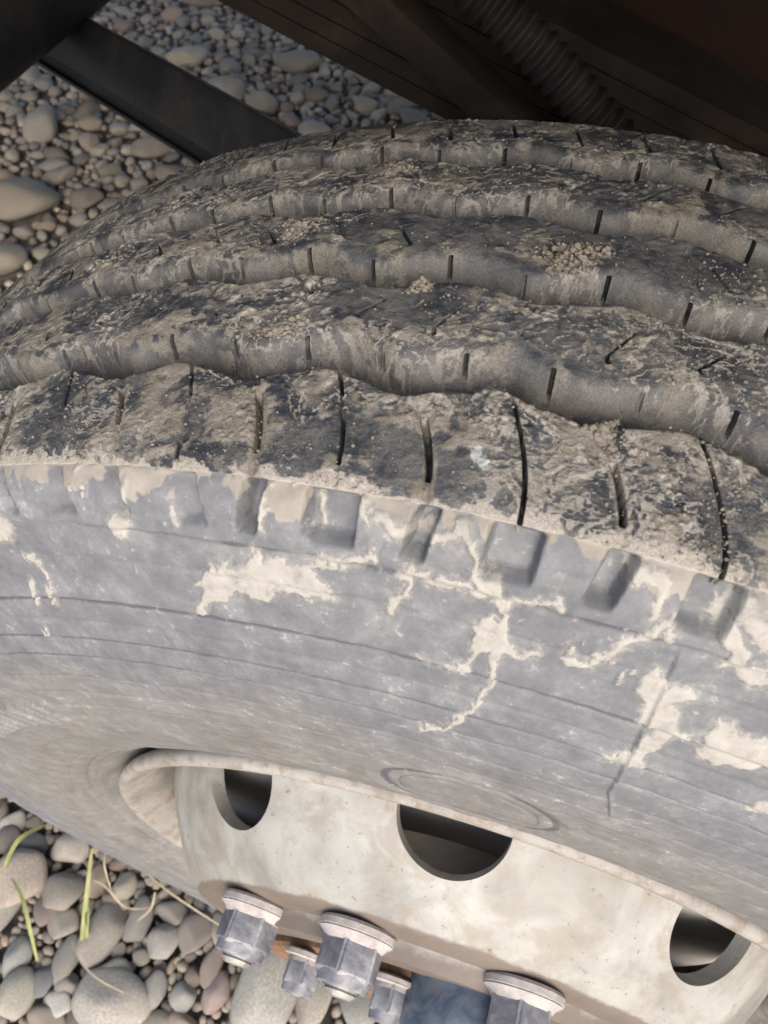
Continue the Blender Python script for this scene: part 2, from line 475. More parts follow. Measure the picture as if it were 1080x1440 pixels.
# ------------------------------------------------------------------ tyre
# outboard sidewall: (y, r) from the shoulder to the bead
SIDE = [(-.1117, .516), (-.118, .508), (-.126, .488), (-.134, .460), (-.1395, .430), (-.1415, .400), (-.1418, .365),
        (-.1390, .330), (-.1305, .302), (-.1225, .289), (-.1135, .2785), (-.100, .262)]
POLYS = [[(-14.4, .4595), (-13.05, .4709), (-13.55, .4728), (-12.14, .4861), (-11.06, .4887), (-11.38, .4842), (-10.49, .4871), (-10.27, .4938), (-9.85,
.4948), (-9.72, .4907), (-7.95, .4941), (-5.95, .4988), (-4.95, .5026), (-4.88, .4961), (-6.82, .4914), (-7.69, .4904), (-6.75, .4814), (-6.93, .479),
(-8.18, .4771), (-9.13, .4771), (-10.27, .4704), (-11.05, .4728), (-12.41, .4685), (-13.44, .4619)], [(-1.55, .4823), (-1.07, .4856), (-0.2, .488),
(-0.03, .4757), (-0.31, .4585), (-0.48, .4559), (-0.68, .4709), (-1.17, .4662), (-1.35, .4575), (-1.82, .459), (-2.73, .46), (-3.66, .4628), (-3.37,
.4647), (-2.31, .4633), (-1.59, .4647), (-1.37, .4733)], [(4.75, .4842), (5.12, .4875), (5.65, .4814), (6.64, .4823), (6.99, .4771), (6.38, .4742),
(7.04, .4647), (7.87, .4647), (7.85, .4747), (8.97, .4719), (10.17, .4738), (11.11, .4609), (10.08, .4549), (9.04, .4529), (8.0, .4529), (8.14,
.4605), (7.04, .4569), (6.59, .4458), (6.89, .4386), (6.04, .4341), (4.76, .4376), (5.44, .4437), (5.87, .4442), (6.08, .4585), (5.38, .4614), (5.34,
.4685), (4.86, .4719)]]
STROKES = [([(-3.71, .4982), (-3.78, .4907), (-4.44, .4837)], .0028), ([(-4.5, .4828), (-4.55, .4814)], .005), ([(-4.21, .4948), (-2.77, .4955), (-1.0, .4958),
(-0.69, .4927)], .0025), ([(-0.95, .4934), (-0.21, .4941), (1.4, .4982)], .0017), ([(-1.83, .5081), (-1.65, .5016), (-0.76, .4965), (-0.44, .4897),
(-0.4, .4823)], .0032), ([(-0.31, .4585), (-0.59, .4473), (-1.25, .4366), (-2.01, .4239), (-3.29, .4198)], .0028), ([(-0.03, .4757), (.62, .4747),
(1.11, .4771)], .0027), ([(2.11, .479), (3.11, .4804), (3.66, .4894), (4.17, .4951), (4.54, .4999), (4.79, .5019)], .0024), ([(4.49, .5012), (4.2,
.5053), (4.26, .5113)], .0025), ([(4.7, .5019), (5.21, .4958)], .0022), ([(5.98, .506), (6.97, .5005), (7.25, .4975)], .0039), ([(6.38, .511), (8.11,
.5046)], .0048), ([(7.02, .4955), (8.94, .4917)], .0032), ([(11.72, .4392), (12.71, .4412)], .0044), ([(-23.07, .4804), (-22.22, .479), (-22.24,
.4704), (-23.02, .4585)], .0024), ([(-23.62, .4681), (-24.47, .458)], .0029), ([(-25.39, .4442), (-25.85, .4386)], .0024), ([(-15.38, .5091), (-15.57,
.5043), (-15.55, .5002), (-16.57, .4944)], .004), ([(-9.6, .508), (-9.51, .506)], .004), ([(-13.45, .5019), (-13.24, .5012)], .0019), ([(-7.57,
.5127), (-7.37, .5053)], .0021), ([(-5.23, .5119), (-4.42, .5087), (-2.5, .5106), (-1.72, .5084)], .0024), ([(-23.25, .5002), (-22.65, .4958), (-23.9,
.49)], .0041), ([(2.93, .5136), (4.29, .5104)], .0028), ([(-5.91, .516), (-5.45, .5099)], .0029), ([(-2.53, .5122), (-1.99, .5096)], .0028)]
BAND = ([(-24.19, .5149), (-22.26, .5151), (-19.62, .516), (-17.02, .5148), (-14.64, .5127), (-12.09, .5148), (-10.33, .5134), (-8.64, .513), (-6.78, .516),
(-4.49, .516), (-2.63, .516), (-1.25, .516), (.11, .516), (1.04, .516), (2.85, .5155), (4.61, .5155), (7.59, .5132)], .0053)
PITCH = 360.0 / 57
GROOVES = [(-.0690, .0038, .68), (-.0208, .0034, -1.5), (.0237, .0031, -.3), (.0645, .0033, -1.2)]   # near edge y, amplitude, phase
GW = 0.0220
G_O = np.array([0, .0008, .0016, .0026, .0050, .0098, .0108, .0122, .0138, .0150, .0164, .0186, .0220])
G_D = np.array([0, .0010, .0080, .0165, .0185, .0182, .0152, .0107, .0062, .0033, .0014, .0004, 0])

def crown(y): return .5235 - .0075 * (np.abs(y) / .1117) ** 2.2

def smooth_curve(pts, n):
    """resampled centripetal-ish cubic through the points"""
    p = np.array(pts, float)
    s = np.concatenate([[0], np.cumsum(np.hypot(*np.diff(p, axis=0).T))])
    m = np.gradient(p, s, axis=0)
    q = np.linspace(0, s[-1], n)
    k = np.clip(np.searchsorted(s, q, 'right') - 1, 0, len(p) - 2)
    h = (s[k + 1] - s[k])[:, None]
    t = ((q - s[k])[:, None]) / h
    return ((2 * t**3 - 3 * t**2 + 1) * p[k] + (t**3 - 2 * t**2 + t) * h * m[k]
            + (-2 * t**3 + 3 * t**2) * p[k + 1] + (t**3 - t**2) * h * m[k + 1])

def build_tyre(wheel):
    # ---- columns (angle), finest where the tread faces out and at every sipe
    base = np.concatenate([np.arange(-180, -62, 1.5), np.arange(-62, -30, .26), np.arange(-30, -14, .125), np.arange(-14, 10, .085),
                           np.arange(10, 20, .125), np.arange(20, 50, .28), np.arange(50, 180, 1.5), [180.0]])
    sipA = np.array([-1.95 + PITCH / 2 * k for k in range(-14, 10)])
    sipB = sipA + 1.25
    off = np.array([-.19, -.118, -.092, -.066, 0, .066, .092, .118, .19])
    keep = np.ones(len(base), bool)
    for p in np.concatenate([sipA, sipB]): keep &= np.abs(base - p) > .22
    th = [(v, 0, -1, 0.0, 0.0) for v in base[keep]]
    for st, arr in ((1, sipA), (2, sipB)):
        for k, p in enumerate(arr):
            th += [(p + o, st, k - 14, 1.0 if abs(o) < .07 else 0.0, 1.0 if abs(o) < .1 else 0.0) for o in off]
    th.sort()
    TH0 = np.array([t[0] for t in th])
    c_set = np.array([t[1] for t in th]); c_k = np.array([t[2] for t in th]); c_in = np.array([t[3] for t in th]); c_w = np.array([t[4] for t in th])
    NC = len(TH0)

    # ---- rows, outer bead -> shoulder -> five ribs and four grooves -> inner shoulder -> inner bead
    def zig(g):
        y0, A, p = GROOVES[g]
        x = 2 * PI * (TH0 - p) / PITCH
        kk = np.round((TH0 - p) / PITCH)
        j = (_h(kk.astype(np.int64) + 500, np.full(NC, g), 3) - .5) * .0006
        return y0 + A * (-np.cos(x) - np.cos(3 * x) / 9) * .92 + .0009 * (vn(TH0 * .9, np.full(NC, g * 7.7), 5) - .5) + j * 0
    Z = [zig(g) for g in range(4)]
    sw = smooth_curve(SIDE, 330)[::-1]                       # bead first, shoulder last
    Y, R0, D, W, rib, tt, go, fr = [], [], [], [], [], [], [], []
    one = np.ones(NC)
    def row(y, depth, warp, rb, t, g, o):
        Y.append(y); D.append(depth); W.append(warp); rib.append(rb); tt.append(t); go.append(g); fr.append(o)
    n_side = len(sw)
    for (y, r) in sw[:-1]:
        w = 1.4 * float(ss(.455, .498, r))
        row(one * y, 0, w, 0, 0, -1, 0)
    edges = [-.1117] + Z + [.1117]
    def tops(rb, ya, yb, n):
        for i in range(n + (1 if rb == 5 else 0)):
            t = i / n
            y = ya + (yb - ya) * t
            if rb == 1: w = 1.4 * math.sin((1 - t) * PI / 2)
            elif rb == 2: w = float(np.interp(t, [0, .2, .62, .85, 1], [0, -.25, .6, .1, -.6]))
            elif rb == 3: w = float(np.interp(t, [0, .13, .62, .85, 1], [-.7, -.65, -1.45, -.6, 0]))
            elif rb == 4: w = float(np.interp(t, [0, .1, .85, 1], [.2, -.15, 1.1, .6]))
            else: w = float(np.interp(t, [0, .05, .75, 1], [-.45, -.1, -.7, -.5]))
            row(y, 0, w, rb, t, -1, 0)
    GWARP = [(0, 0), (-.6, -.76), (0, .2), (.6, -.5)]
    NT = [112, 58, 56, 50, 56]
    for rb in range(1, 6):
        ya = one * -.1117 if rb == 1 else Z[rb - 2] + GW
        yb = one * .1117 if rb == 5 else Z[rb - 1]
        tops(rb, ya, yb, NT[rb - 1])
        if rb < 5:
            N = 50
            for i in range(N):
                o = GW * i / N
                d = float(np.interp(o, G_O, G_D))
                w = float(np.interp(o, [0, .0045, .0062, GW], [GWARP[rb - 1][0], GWARP[rb - 1][0], GWARP[rb - 1][1], GWARP[rb - 1][1]]))
                row(Z[rb - 1] + o, d, w, 0, 0, rb, o)
    inner = smooth_curve([(-y, r) for y, r in SIDE], 46)
    for (y, r) in inner[1:]:
        row(one * y, 0, -.5, 6, 0, -1, 0)
    Y = np.array(Y); NR = len(Y)
    D = np.array(D)[:, None] * np.ones((1, NC)); W = np.array(W); rib = np.array(rib); tt = np.array(tt); go = np.array(go); fr = np.array(fr)
    # soften the groove profile along the rows
    for _ in range(2): D[1:-1] = (D[:-2] + 2 * D[1:-1] + D[2:]) / 4
    R = np.zeros((NR, NC))
    R[:n_side - 1] = sw[:-1, 1][:, None]
    R[NR - 45:] = inner[1:, 1][:, None]
    mid = slice(n_side - 1, NR - 45)
    R[mid] = crown(Y[mid])
    TH = TH0[None, :] + W[:, None]
    # base normals in the (y, r) plane
    bp = np.stack([Y.mean(1), R.mean(1)], 1)
    tg = np.gradient(bp, axis=0)
    tg /= np.linalg.norm(tg, axis=1)[:, None] + 1e-9
    NY, NRm = -tg[:, 1], tg[:, 0]                           # rows run towards +y on the tread: normal = +r there
    for _ in range(6):
        NY[1:-1] = (NY[:-2] + NY[1:-1] + NY[2:]) / 3
        NRm[1:-1] = (NRm[:-2] + NRm[1:-1] + NRm[2:]) / 3
    sl = np.concatenate([[0], np.cumsum(np.linalg.norm(np.diff(bp, axis=0), axis=1))])
    U = np.radians(TH) * .5
    V = sl[:, None] + (Y - Y.mean(1)[:, None])
    is_top = ((rib >= 1) & (rib <= 5))[:, None]
    is_side = (np.arange(NR) < n_side - 1)[:, None]
    tread_zone = (is_top | (go > 0)[:, None])
    near = ((TH0 > -70) & (TH0 < 60))
    H = np.zeros((NR, NC))                                   # outward displacement

    # ---- sipes
    rs = np.random.default_rng(5)
    gateA = np.zeros((NR, NC)); 
    open1 = {0: [(.02, .9)], 1: [(.2, .66)], 2: [(.0, 1.0)], -1: [(.22, .72)], -2: [(.2, .6), (.78, 1.0)], -3: [(.25, .78)],
             -4: [(.68, 1.0), (.1, .2)], -5: [(.45, .8)], -6: [(.6, .95)], 3: [(.3, .9)], 4: [(.0, 1.0)]}
    for ci in np.nonzero(c_set)[0]:
        k = int(c_k[ci]); st = c_set[ci]; inn = c_in[ci]
        r_k = np.random.default_rng(1000 + k * 7 + st)
        q = r_k.random(12)
        if st == 1:
            m1 = rib == 1
            g = np.zeros(NR)
            for a, b in open1.get(k, [(q[0] * .3, .6 + q[1] * .4)]):
                g = np.maximum(g, ss(a - .03, a + .03, tt) * (1 - ss(b - .03, b + .03, tt)))
            gateA[:, ci] += m1 * (g * .0090 + .0004) * (inn if k % 2 == 0 else c_w[ci])
            gateA[:, ci] += (rib == 2) * ss(.1, .16, tt) * (1 - ss(.55 + .15 * q[2], .62 + .15 * q[2], tt)) * (.0080 if k % 5 else .0008) * inn
            gateA[:, ci] += (rib == 4) * ss(.05, .1, tt) * (1 - ss(.7 + .2 * q[4], .75 + .2 * q[4], tt)) * (.0080 if k % 6 else .0008) * inn
            gateA[:, ci] += (rib == 5) * (1 - ss(.6 + .3 * q[6], .66 + .3 * q[6], tt)) * .0080 * inn
            for g_ in (2, 4):
                lo = .0122 + .0008 * q[7]
                gateA[:, ci] += (go == g_) * ss(lo, lo + .0006, fr) * (1 - ss(.0152 + .0016 * q[8], .0160 + .0016 * q[8], fr)) * (.0060 if q[9] > .25 else .0014) * inn
        else:
            gateA[:, ci] += (rib == 3) * ss(.08, .14, tt) * (1 - ss(.55 + .15 * q[2], .62 + .15 * q[2], tt)) * (.0080 if (k % 2 == 0) else .0008) * inn
            for g_ in (1, 3):
                lo = .0122 + .0008 * q[7]
                gateA[:, ci] += (go == g_) * ss(lo, lo + .0006, fr) * (1 - ss(.0152 + .0016 * q[8], .0160 + .0016 * q[8], fr)) * (.0060 if q[9] > .25 else .0014) * inn
    # ---- wide shallow channel round every other shoulder sipe, and the shoulder notches
    NOT = np.zeros((NR, NC)); chan = np.zeros((NR, NC))
    rmid = R.mean(1)
    for k in range(-14, 10):
        p = -1.95 + PITCH / 2 * k
        dth = np.abs(TH0 - p)                                # columns already follow the sipe
        wide = (k % 2 == 0)
        if not wide:
            chan = np.maximum(chan, ((rib == 1) * ss(-.02, .1, tt) * (1 - ss(.8, .98, tt)))[:, None] * (1 - ss(.16, .36, dth))[None, :])
        half = (.86 if wide else .42) * (1 + .12 * math.sin(k * 2.3))
        rb_, rt_ = (.5005, .5145) if wide else (.5000, .5150)
        gr = ss(rb_ - .0012, rb_ + .0022, rmid) * (1 - ss(rt_ - .0006, rt_ + .0010, rmid)) * (np.arange(NR) < n_side - 1)
        skew = (rmid - .507) * (10 if wide else 26)
        d2 = np.abs(TH0[None, :] - p - (0.0 if not wide else -.05) - skew[:, None])
        box = 1 - ss(half - .13, half + .07, d2)
        if k <= -4:                                          # worn scoops: run out softly on one side, crisp on the other
            x_ = TH0[None, :] - p - .25 - ((rmid - .507) * -35)[:, None]
            box = ss(-half * 1.3, half, x_) * (1 - ss(half - .12, half + .12, x_))
        NOT = np.maximum(NOT, gr[:, None] * box * (.0085 if not wide else .0070) * (1.0 if k >= -3 else .7))
    H -= NOT
    H -= chan * .0009

    # ---- sidewall lines, seam, oval, panel
    Rr = R
    wav = .0007 * (vn(U * 30, Rr * 0, 9) - .5) + .0004 * (vn(U * 140, Rr * 0, 10) - .5)
    for r0, dp, wd, st in ((.4945, .0007, .0010, .0008), (.4600, .0015, .0010, .0009), (.4370, .0015, .0010, .0008), (.4235, .0012, .0009, .0005),
                     (.3000, .0010, .0016, .0), (.4050, .0006, .0009, .0), (.4480, .0005, .0008, .0), (.4810, .0006, .0009, .0), (.3900, .0005, .0009, .0), (.3760, .0005, .0009, .0), (.3120, .0007, .0012, .0)):
        d = np.abs(Rr + wav * (1 + (r0 > .49) * 2.5) - r0)
        H -= is_side * dp * np.exp(-(d / wd) ** 2)
        H += is_side * st * ss(r0 - .0005, r0 + .0015, Rr) * (1 - ss(r0 + .0015, r0 + .012, Rr))
    sr = np.array([.385, .398, .413, .456, .493])
    sth = np.interp(Rr, sr, [7.9, 7.3, 6.5, 5.95, 5.6])
    dsm = np.radians(TH - sth) * Rr
    gate = is_side * ss(.390, .396, Rr) * (1 - ss(.489, .494, Rr))
    H += gate * (.0010 * np.exp(-((dsm) / .0007) ** 2) - .0003 * np.exp(-((dsm + .0014) / .0006) ** 2))
    ov = np.sqrt((np.radians(TH + .2) * .35 / .040) ** 2 + ((Rr - .352) / .027) ** 2)
    H += is_side * (.0006 * np.exp(-((ov - 1.12) / .09) ** 2) - .0009 * np.exp(-((ov - .94) / .08) ** 2) - .0004 * np.exp(-((ov - .74) / .05) ** 2))
    # raised, worn panel of hatching between two arcs
    pg = ss(-60, -57, TH) * (1 - ss(-38, -36, TH)) * ss(.357, .361, Rr) * (1 - ss(.379, .383, Rr)) * is_side
    H += pg * (.0012 + .0016 * ss(.1, .5, np.sin(np.radians(TH) * 150 + Rr * 260)))
    # moulding crack lines in the lower sidewall
    for (ta, ra, tb, rb2) in ((-34.8, .4198, -36.0, .392), (-52, .35, -62, .372), (-14.6, .418, -13.4, .424), (.6, .310, .9, .300), (4.6, .3, 4.7, .289)):
        px, py = np.radians(TH - ta) * .4, Rr - ra
        vx, vy = math.radians(tb - ta) * .4, rb2 - ra
        L2 = vx * vx + vy * vy
        t_ = np.clip((px * vx + py * vy) / L2, 0, 1)
        d = np.hypot(px - t_ * vx, py - t_ * vy)
        H -= is_side * .0008 * np.exp(-(d / .0008) ** 2)
    # low relief unevenness
    H += is_side * ((fbm(U * 45, V * 45, 40, 4) - .5) * .0011 + (fbm(U * 300, V * 300, 44, 2) - .5) * .00025)
    H += is_side * ss(.494, .5, Rr) * (fbm(U * 120, V * 120, 48, 3) - .5) * .0008

    # ---- mud splashes on the sidewall: tyre coordinates (angle, radius)
    pale = np.zeros((NR, NC)); 
    cc = np.nonzero((TH0 > -32) & (TH0 < 20))[0]
    rr = np.nonzero(rmid[:n_side + 14] > .40)[0]
    sub = np.ix_(rr, cc)
    tx, ty = np.radians(TH[sub]) * .49, R[sub].copy()
    topd = (Y[sub] + .1117).clip(0)                          # past the shoulder edge count the way inwards
    ty = (ty + topd * (rr[:, None] >= n_side - 1)) / 2.1
    du = (fbm(tx * 260, ty * 500, 60, 4) - .5)
    dv = (fbm(tx * 260 + 50, ty * 500, 66, 4) - .5)
    qx, qy = tx + du * .0045, ty + dv * .0036
    def seg_d(a, b):
        ax, ay, bx, by = math.radians(a[0]) * .49, a[1] / 2.1, math.radians(b[0]) * .49, b[1] / 2.1
        vx, vy = bx - ax, by - ay
        t_ = np.clip(((qx - ax) * vx + (qy - ay) * vy) / (vx * vx + vy * vy + 1e-12), 0, 1)
        return np.hypot(qx - ax - t_ * vx, qy - ay - t_ * vy)
    best = np.full(qx.shape, -1.0)
    for P in POLYS:
        dm = np.full(qx.shape, 1.0); ins = np.zeros(qx.shape, bool)
        for a, b in zip(P, P[1:] + P[:1]):
            dm = np.minimum(dm, seg_d(a, b))
            ax, ay, bx, by = math.radians(a[0]) * .49, a[1] / 2.1, math.radians(b[0]) * .49, b[1] / 2.1
            cr = ((ay > qy) != (by > qy)) & (qx < (bx - ax) * (qy - ay) / (by - ay + 1e-12) + ax)
            ins ^= cr
        best = np.maximum(best, np.where(ins, dm, -dm) - .0005)
    for P, w in STROKES:
        for a, b in zip(P[:-1], P[1:]):
            best = np.maximum(best, w * .35 - seg_d(a, b))
    bandb = np.full(qx.shape, -1.0)
    for a, b in zip(BAND[0][:-1], BAND[0][1:]):
        bandb = np.maximum(bandb, BAND[1] * .48 - seg_d(a, b))
    bandb += (fbm(tx * 110, ty * 160, 71, 4) - .55) * .008
    dots = ss(.86, .92, fbm(tx * 420, ty * 800, 74, 2) * 1.25) * ss(.46, .47, ty * 2.1) * ss(.60, .72, fbm(tx * 40, ty * 60, 75, 3))
    best = np.maximum(best, (dots - .6) * .003)
    pale[sub] = .5 + np.clip(best, -.0018, .0018) / .0036
    mudside = np.zeros((NR, NC))
    mudside[sub] = .5 + np.clip(bandb, -.002, .002) / .004
    H += is_side * .0009 * ss(.40, .62, pale) * (.7 + .6 * fbm(U * 200, V * 200, 80, 3))
    notch_free = 1 - ss(.0005, .003, NOT)
    mudside *= (.35 + .65 * notch_free)
    # beyond the detailed patch the shoulder band goes on
    ob = is_side * ss(.509, .514, R) * (fbm(U * 60, V * 60, 90, 3) > .5)
    far_c = ((TH0 <= -30) | (TH0 >= 18))[None, :]
    mudside = np.where(far_c, ob * .8, mudside)
    bare_shade = is_side * (ss(.455, .465, R) * (1 - ss(.485, .492, R)) * .42 * ss(.45, .6, fbm(U * 14, V * 20, 95, 4))
                      + .75 * ss(.4, .65, fbm(U * 30, U * 0, 98, 3)) * np.exp(-(np.abs(R - .4945) / .0022) ** 2) + (.55 + .5 * fbm(U * 40, V * 40, 99, 3)) * (1.2 * np.exp(-(np.abs(R + wav - .4600) / .0014) ** 2) + 1.25 * np.exp(-(np.abs(R + wav - .4370) / .0015) ** 2) + 1.1 * np.exp(-(np.abs(R + wav - .4235) / .0014) ** 2))  # crease lines: dirty rubber, darkened further to paint in lost shade
                      + .6 * ss(.05, .4, fbm(U * 22, V * 5, 97, 4) - .45) * ss(.43, .47, R))
    bare_shade = bare_shade + is_side * (1.1 * np.exp(-((ov - .94) / .06) ** 2) + .75 * np.exp(-((ov - .76) / .035) ** 2)) * (.6 + .6 * fbm(U * 60, V * 60, 190, 3))  # oval ring groove shaded by colour, since frontal light leaves it flat
    bare_shade = bare_shade + .55 * pg * ss(.1, .6, -np.sin(np.radians(TH) * 150 + Rr * 260))  # gaps in the hatching darkened by colour the same way
    bare_shade = np.clip(bare_shade + .34 * ss(.001, .005, NOT), 0, 1)  # notch pockets a little darker than the sidewall

    # ---- mud on the tread
    wx = (fbm(U * 70, V * 70, 100, 3) - .5) * .02
    wy = (fbm(U * 70 + 9, V * 70, 104, 3) - .5) * .02
    big = fbm((U + wx) * 75, (V + wy) * 75, 110, 4)
    med = fbm((U + wx * .5) * 220, (V + wy * .5) * 220, 116, 4)
    fine = fbm(U * 480, V * 480, 122, 3)
    rdg = 1 - np.abs(2 * fbm((U + wx) * 150, (V + wy) * 150, 128, 3) - 1) * 5.0
    rdg2 = 1 - np.abs(2 * fbm((U + wx * .6) * 330, (V + wy * .6) * 330, 134, 3) - 1) * 4.5
    vein = np.clip(np.maximum(rdg, rdg2 * .85), 0, 1) * ss(.35, .55, fbm(U * 28, V * 28, 140, 3))
    gran = ss(.52, .68, fbm(U * 38, V * 38, 146, 3))         # granular patches
    crumb = ss(.56, .74, vn(U * 620, V * 620, 150)) * gran
    edge = np.zeros(NR)
    for r_ in range(1, 6):
        mm = rib == r_
        edge[mm] = np.maximum(ss(.82, 1.0, tt[mm]), 1 - ss(0, .16, tt[mm])) * .12
    mud = np.where(is_top, big * .85 + med * .35 + edge[:, None] - .205 + (fbm((U + wx * 2) * 30, (V + wy * 2) * 55, 180, 3) - .5) * .55, 0)
    mud = np.where((go > 0)[:, None], .40 + (big - .5) * .8 + (med - .5) * .3, mud)
    mud -= ((rib >= 2) & (rib <= 5))[:, None] * .04
    # rubbed darker bare patches and a fuller coat towards the left end
    mud += is_top * .10 * ss(-14, -30, TH)
    mud += chan * .35
    efade = np.ones(NR)
    for r_ in range(1, 6):
        mm = rib == r_
        efade[mm] = ss(0, .14, tt[mm]) * (1 - ss(.9, 1, tt[mm]))
    efade = efade[:, None]
    topm = ss(.40, .60, mud) * is_top * efade
    H += tread_zone * (topm * .0004 + vein * .0002 * is_top + crumb * .0006 * is_top + (fine - .5) * .0005 + (med - .5) * .00035 * is_top + (big - .5) * .0004)
    # worn rounded rib edges: the edge drops unevenly
    for r_ in range(1, 6):
        mm = (rib == r_)
        t_ = tt[mm][:, None]
        nn = fbm(U[mm] * 90, U[mm] * 0 + r_, 160 + r_, 3)
        H[mm] -= ((0.0 if r_ > 1 else .0024) * np.clip(1 - t_ / .17, 0, 1) ** 2 + .0014 * ss(1 - .03 - .06 * nn, 1, t_))
    H -= (go > 0)[:, None] * .0014 * (1 - ss(0, .0035, fr))[:, None]
    H -= is_side * .0024 * np.clip((R - .5085) / .0075, 0, 1) ** 2
    fl_rows = (go > 0)[:, None]
    H -= np.where(fl_rows, 0, gateA)
    fshift = np.where(fl_rows, gateA, 0)                     # slits in the groove flanks cut into the rib
    # the sipes keep the mud out
    mud = mud - gateA * 60
    mudv = np.where(is_side, np.clip(mudside, 0, 1), np.clip(mud, 0, 1))
    pale_t = np.where(is_side, np.clip(pale, 0, 1), np.clip(mudside, 0, 1) * (rib == 1)[:, None])
    scuff = .8 * np.exp(-((np.radians(TH + 2.35) * .52 + (Y + .092) * .25) / .0042) ** 2 - ((Y + .0925) / .0075) ** 2) * (rib == 1)[:, None]

    # ---- assemble
    YY = Y + NY[:, None] * H + fshift * .85
    RR = R + NRm[:, None] * H - D - fshift * .35
    TR = np.radians(TH)
    X = RR * np.sin(TR)
    Zc = RR * np.cos(TR)
    # the loaded tyre flattens and bulges where it stands on the stones
    low = ss(-.30, -.50, Zc)
    sidefac = np.clip(np.abs(YY) / .11, 0, 1) ** 3 * ss(.30, .36, RR)
    YY = YY + np.sign(YY) * low * sidefac * .016
    Zc = np.maximum(Zc, -ZA + .004 + .03 * 0)
    P = np.stack([X, YY, Zc], -1)
    rad = np.clip((R - .30) / .2, 0, 1)
    gr_, gc_ = np.gradient(P, axis=0), np.gradient(P, axis=1)
    NN = np.cross(gc_, gr_)
    NN /= np.linalg.norm(NN, axis=-1, keepdims=True) + 1e-12
    if (NN[n_side // 2] * np.stack([0 * X[0], -1 + 0 * X[0], 0 * X[0]], -1)).sum(-1).mean() < 0: NN = -NN
    A = {'mud': mudv, 'pale': pale_t, 'vein': vein, 'scuff': scuff, 'bare_shade': bare_shade, 'rad': rad, 'streak': fbm(U * 14, V * 120, 200, 4, .6), 'flank': np.where((go > 0)[:, None], 1 - ss(.0142, .0185, fr)[:, None], 0.0) * np.ones((1, NC))}

    def part(name, r0, r1, mat, keys, parent, cols=None):
        sub = P[r0:r1 + 1]
        n = r1 + 1 - r0
        i = np.arange(n - 1)[:, None]; j = np.arange(NC - 1)[None, :]
        a = i * NC + j
        F = np.stack([a, a + 1, a + NC + 1, a + NC], -1).reshape(-1, 4)[:, ::-1]
        me = np_mesh(name, sub.reshape(-1, 3), F[:, ::-1], {k: A[k][r0:r1 + 1] for k in keys})
        me.normals_split_custom_set_from_vertices(NN[r0:r1 + 1].reshape(-1, 3).tolist())
        return link(name, me, mat, parent, (0, 0, 0))
    # row limits: sidewall ends on the shoulder edge; ribs end at the groove floors
    cuts = [n_side - 1]
    for g_ in range(1, 5):
        rows = np.nonzero(go == g_)[0]
        cuts.append(int(rows[np.argmax(D[rows].mean(1))]))
    cuts.append(NR - 45)
    tyre = part('tyre', 0, cuts[0], M_SIDE, ('mud', 'pale', 'bare_shade', 'rad', 'streak'), wheel)
    tyre.location = (0, 0, ZA)
    tyre['label'] = 'dusty grey sidewall of the tyre with pale dried mud splashes'
    for q in range(5):
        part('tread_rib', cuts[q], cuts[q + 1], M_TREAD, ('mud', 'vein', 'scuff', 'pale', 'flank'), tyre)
    part('inner_sidewall', cuts[5], NR - 1, M_SIDE, ('mud', 'pale', 'bare_shade', 'rad', 'streak'), tyre)
    return tyre

WHEEL = tag(empty('wheel_assembly'), 'worn ribbed truck wheel caked in dried mud with a cream steel disc', 'truck wheel')
TYRE = build_tyre(WHEEL)

# ------------------------------------------------------------------ rim, disc, hub, nuts
rim_prof = [(-.098, .2605), (-.106, .2650), (-.113, .2715), (-.1180, .2765), (-.1225, .2785), (-.1265, .2775), (-.1285, .2745), (-.1280, .2710),
            (-.1250, .2680), (-.1200, .2640), (-.1140, .2580), (-.108, .2535), (-.100, .2510), (-.06, .2495), (.0, .2480), (.085, .2500),
            (.105, .2570), (.121, .2700), (.127, .2760), (.122, .2780), (.112, .2730), (.098, .2605), (.08, .2560), (.0, .2530), (-.07, .2545)]
link('rim', lathe_y('rim', rim_prof, 220, True, 50, .0004), M_RIM, WHEEL, (0, 0, ZA))

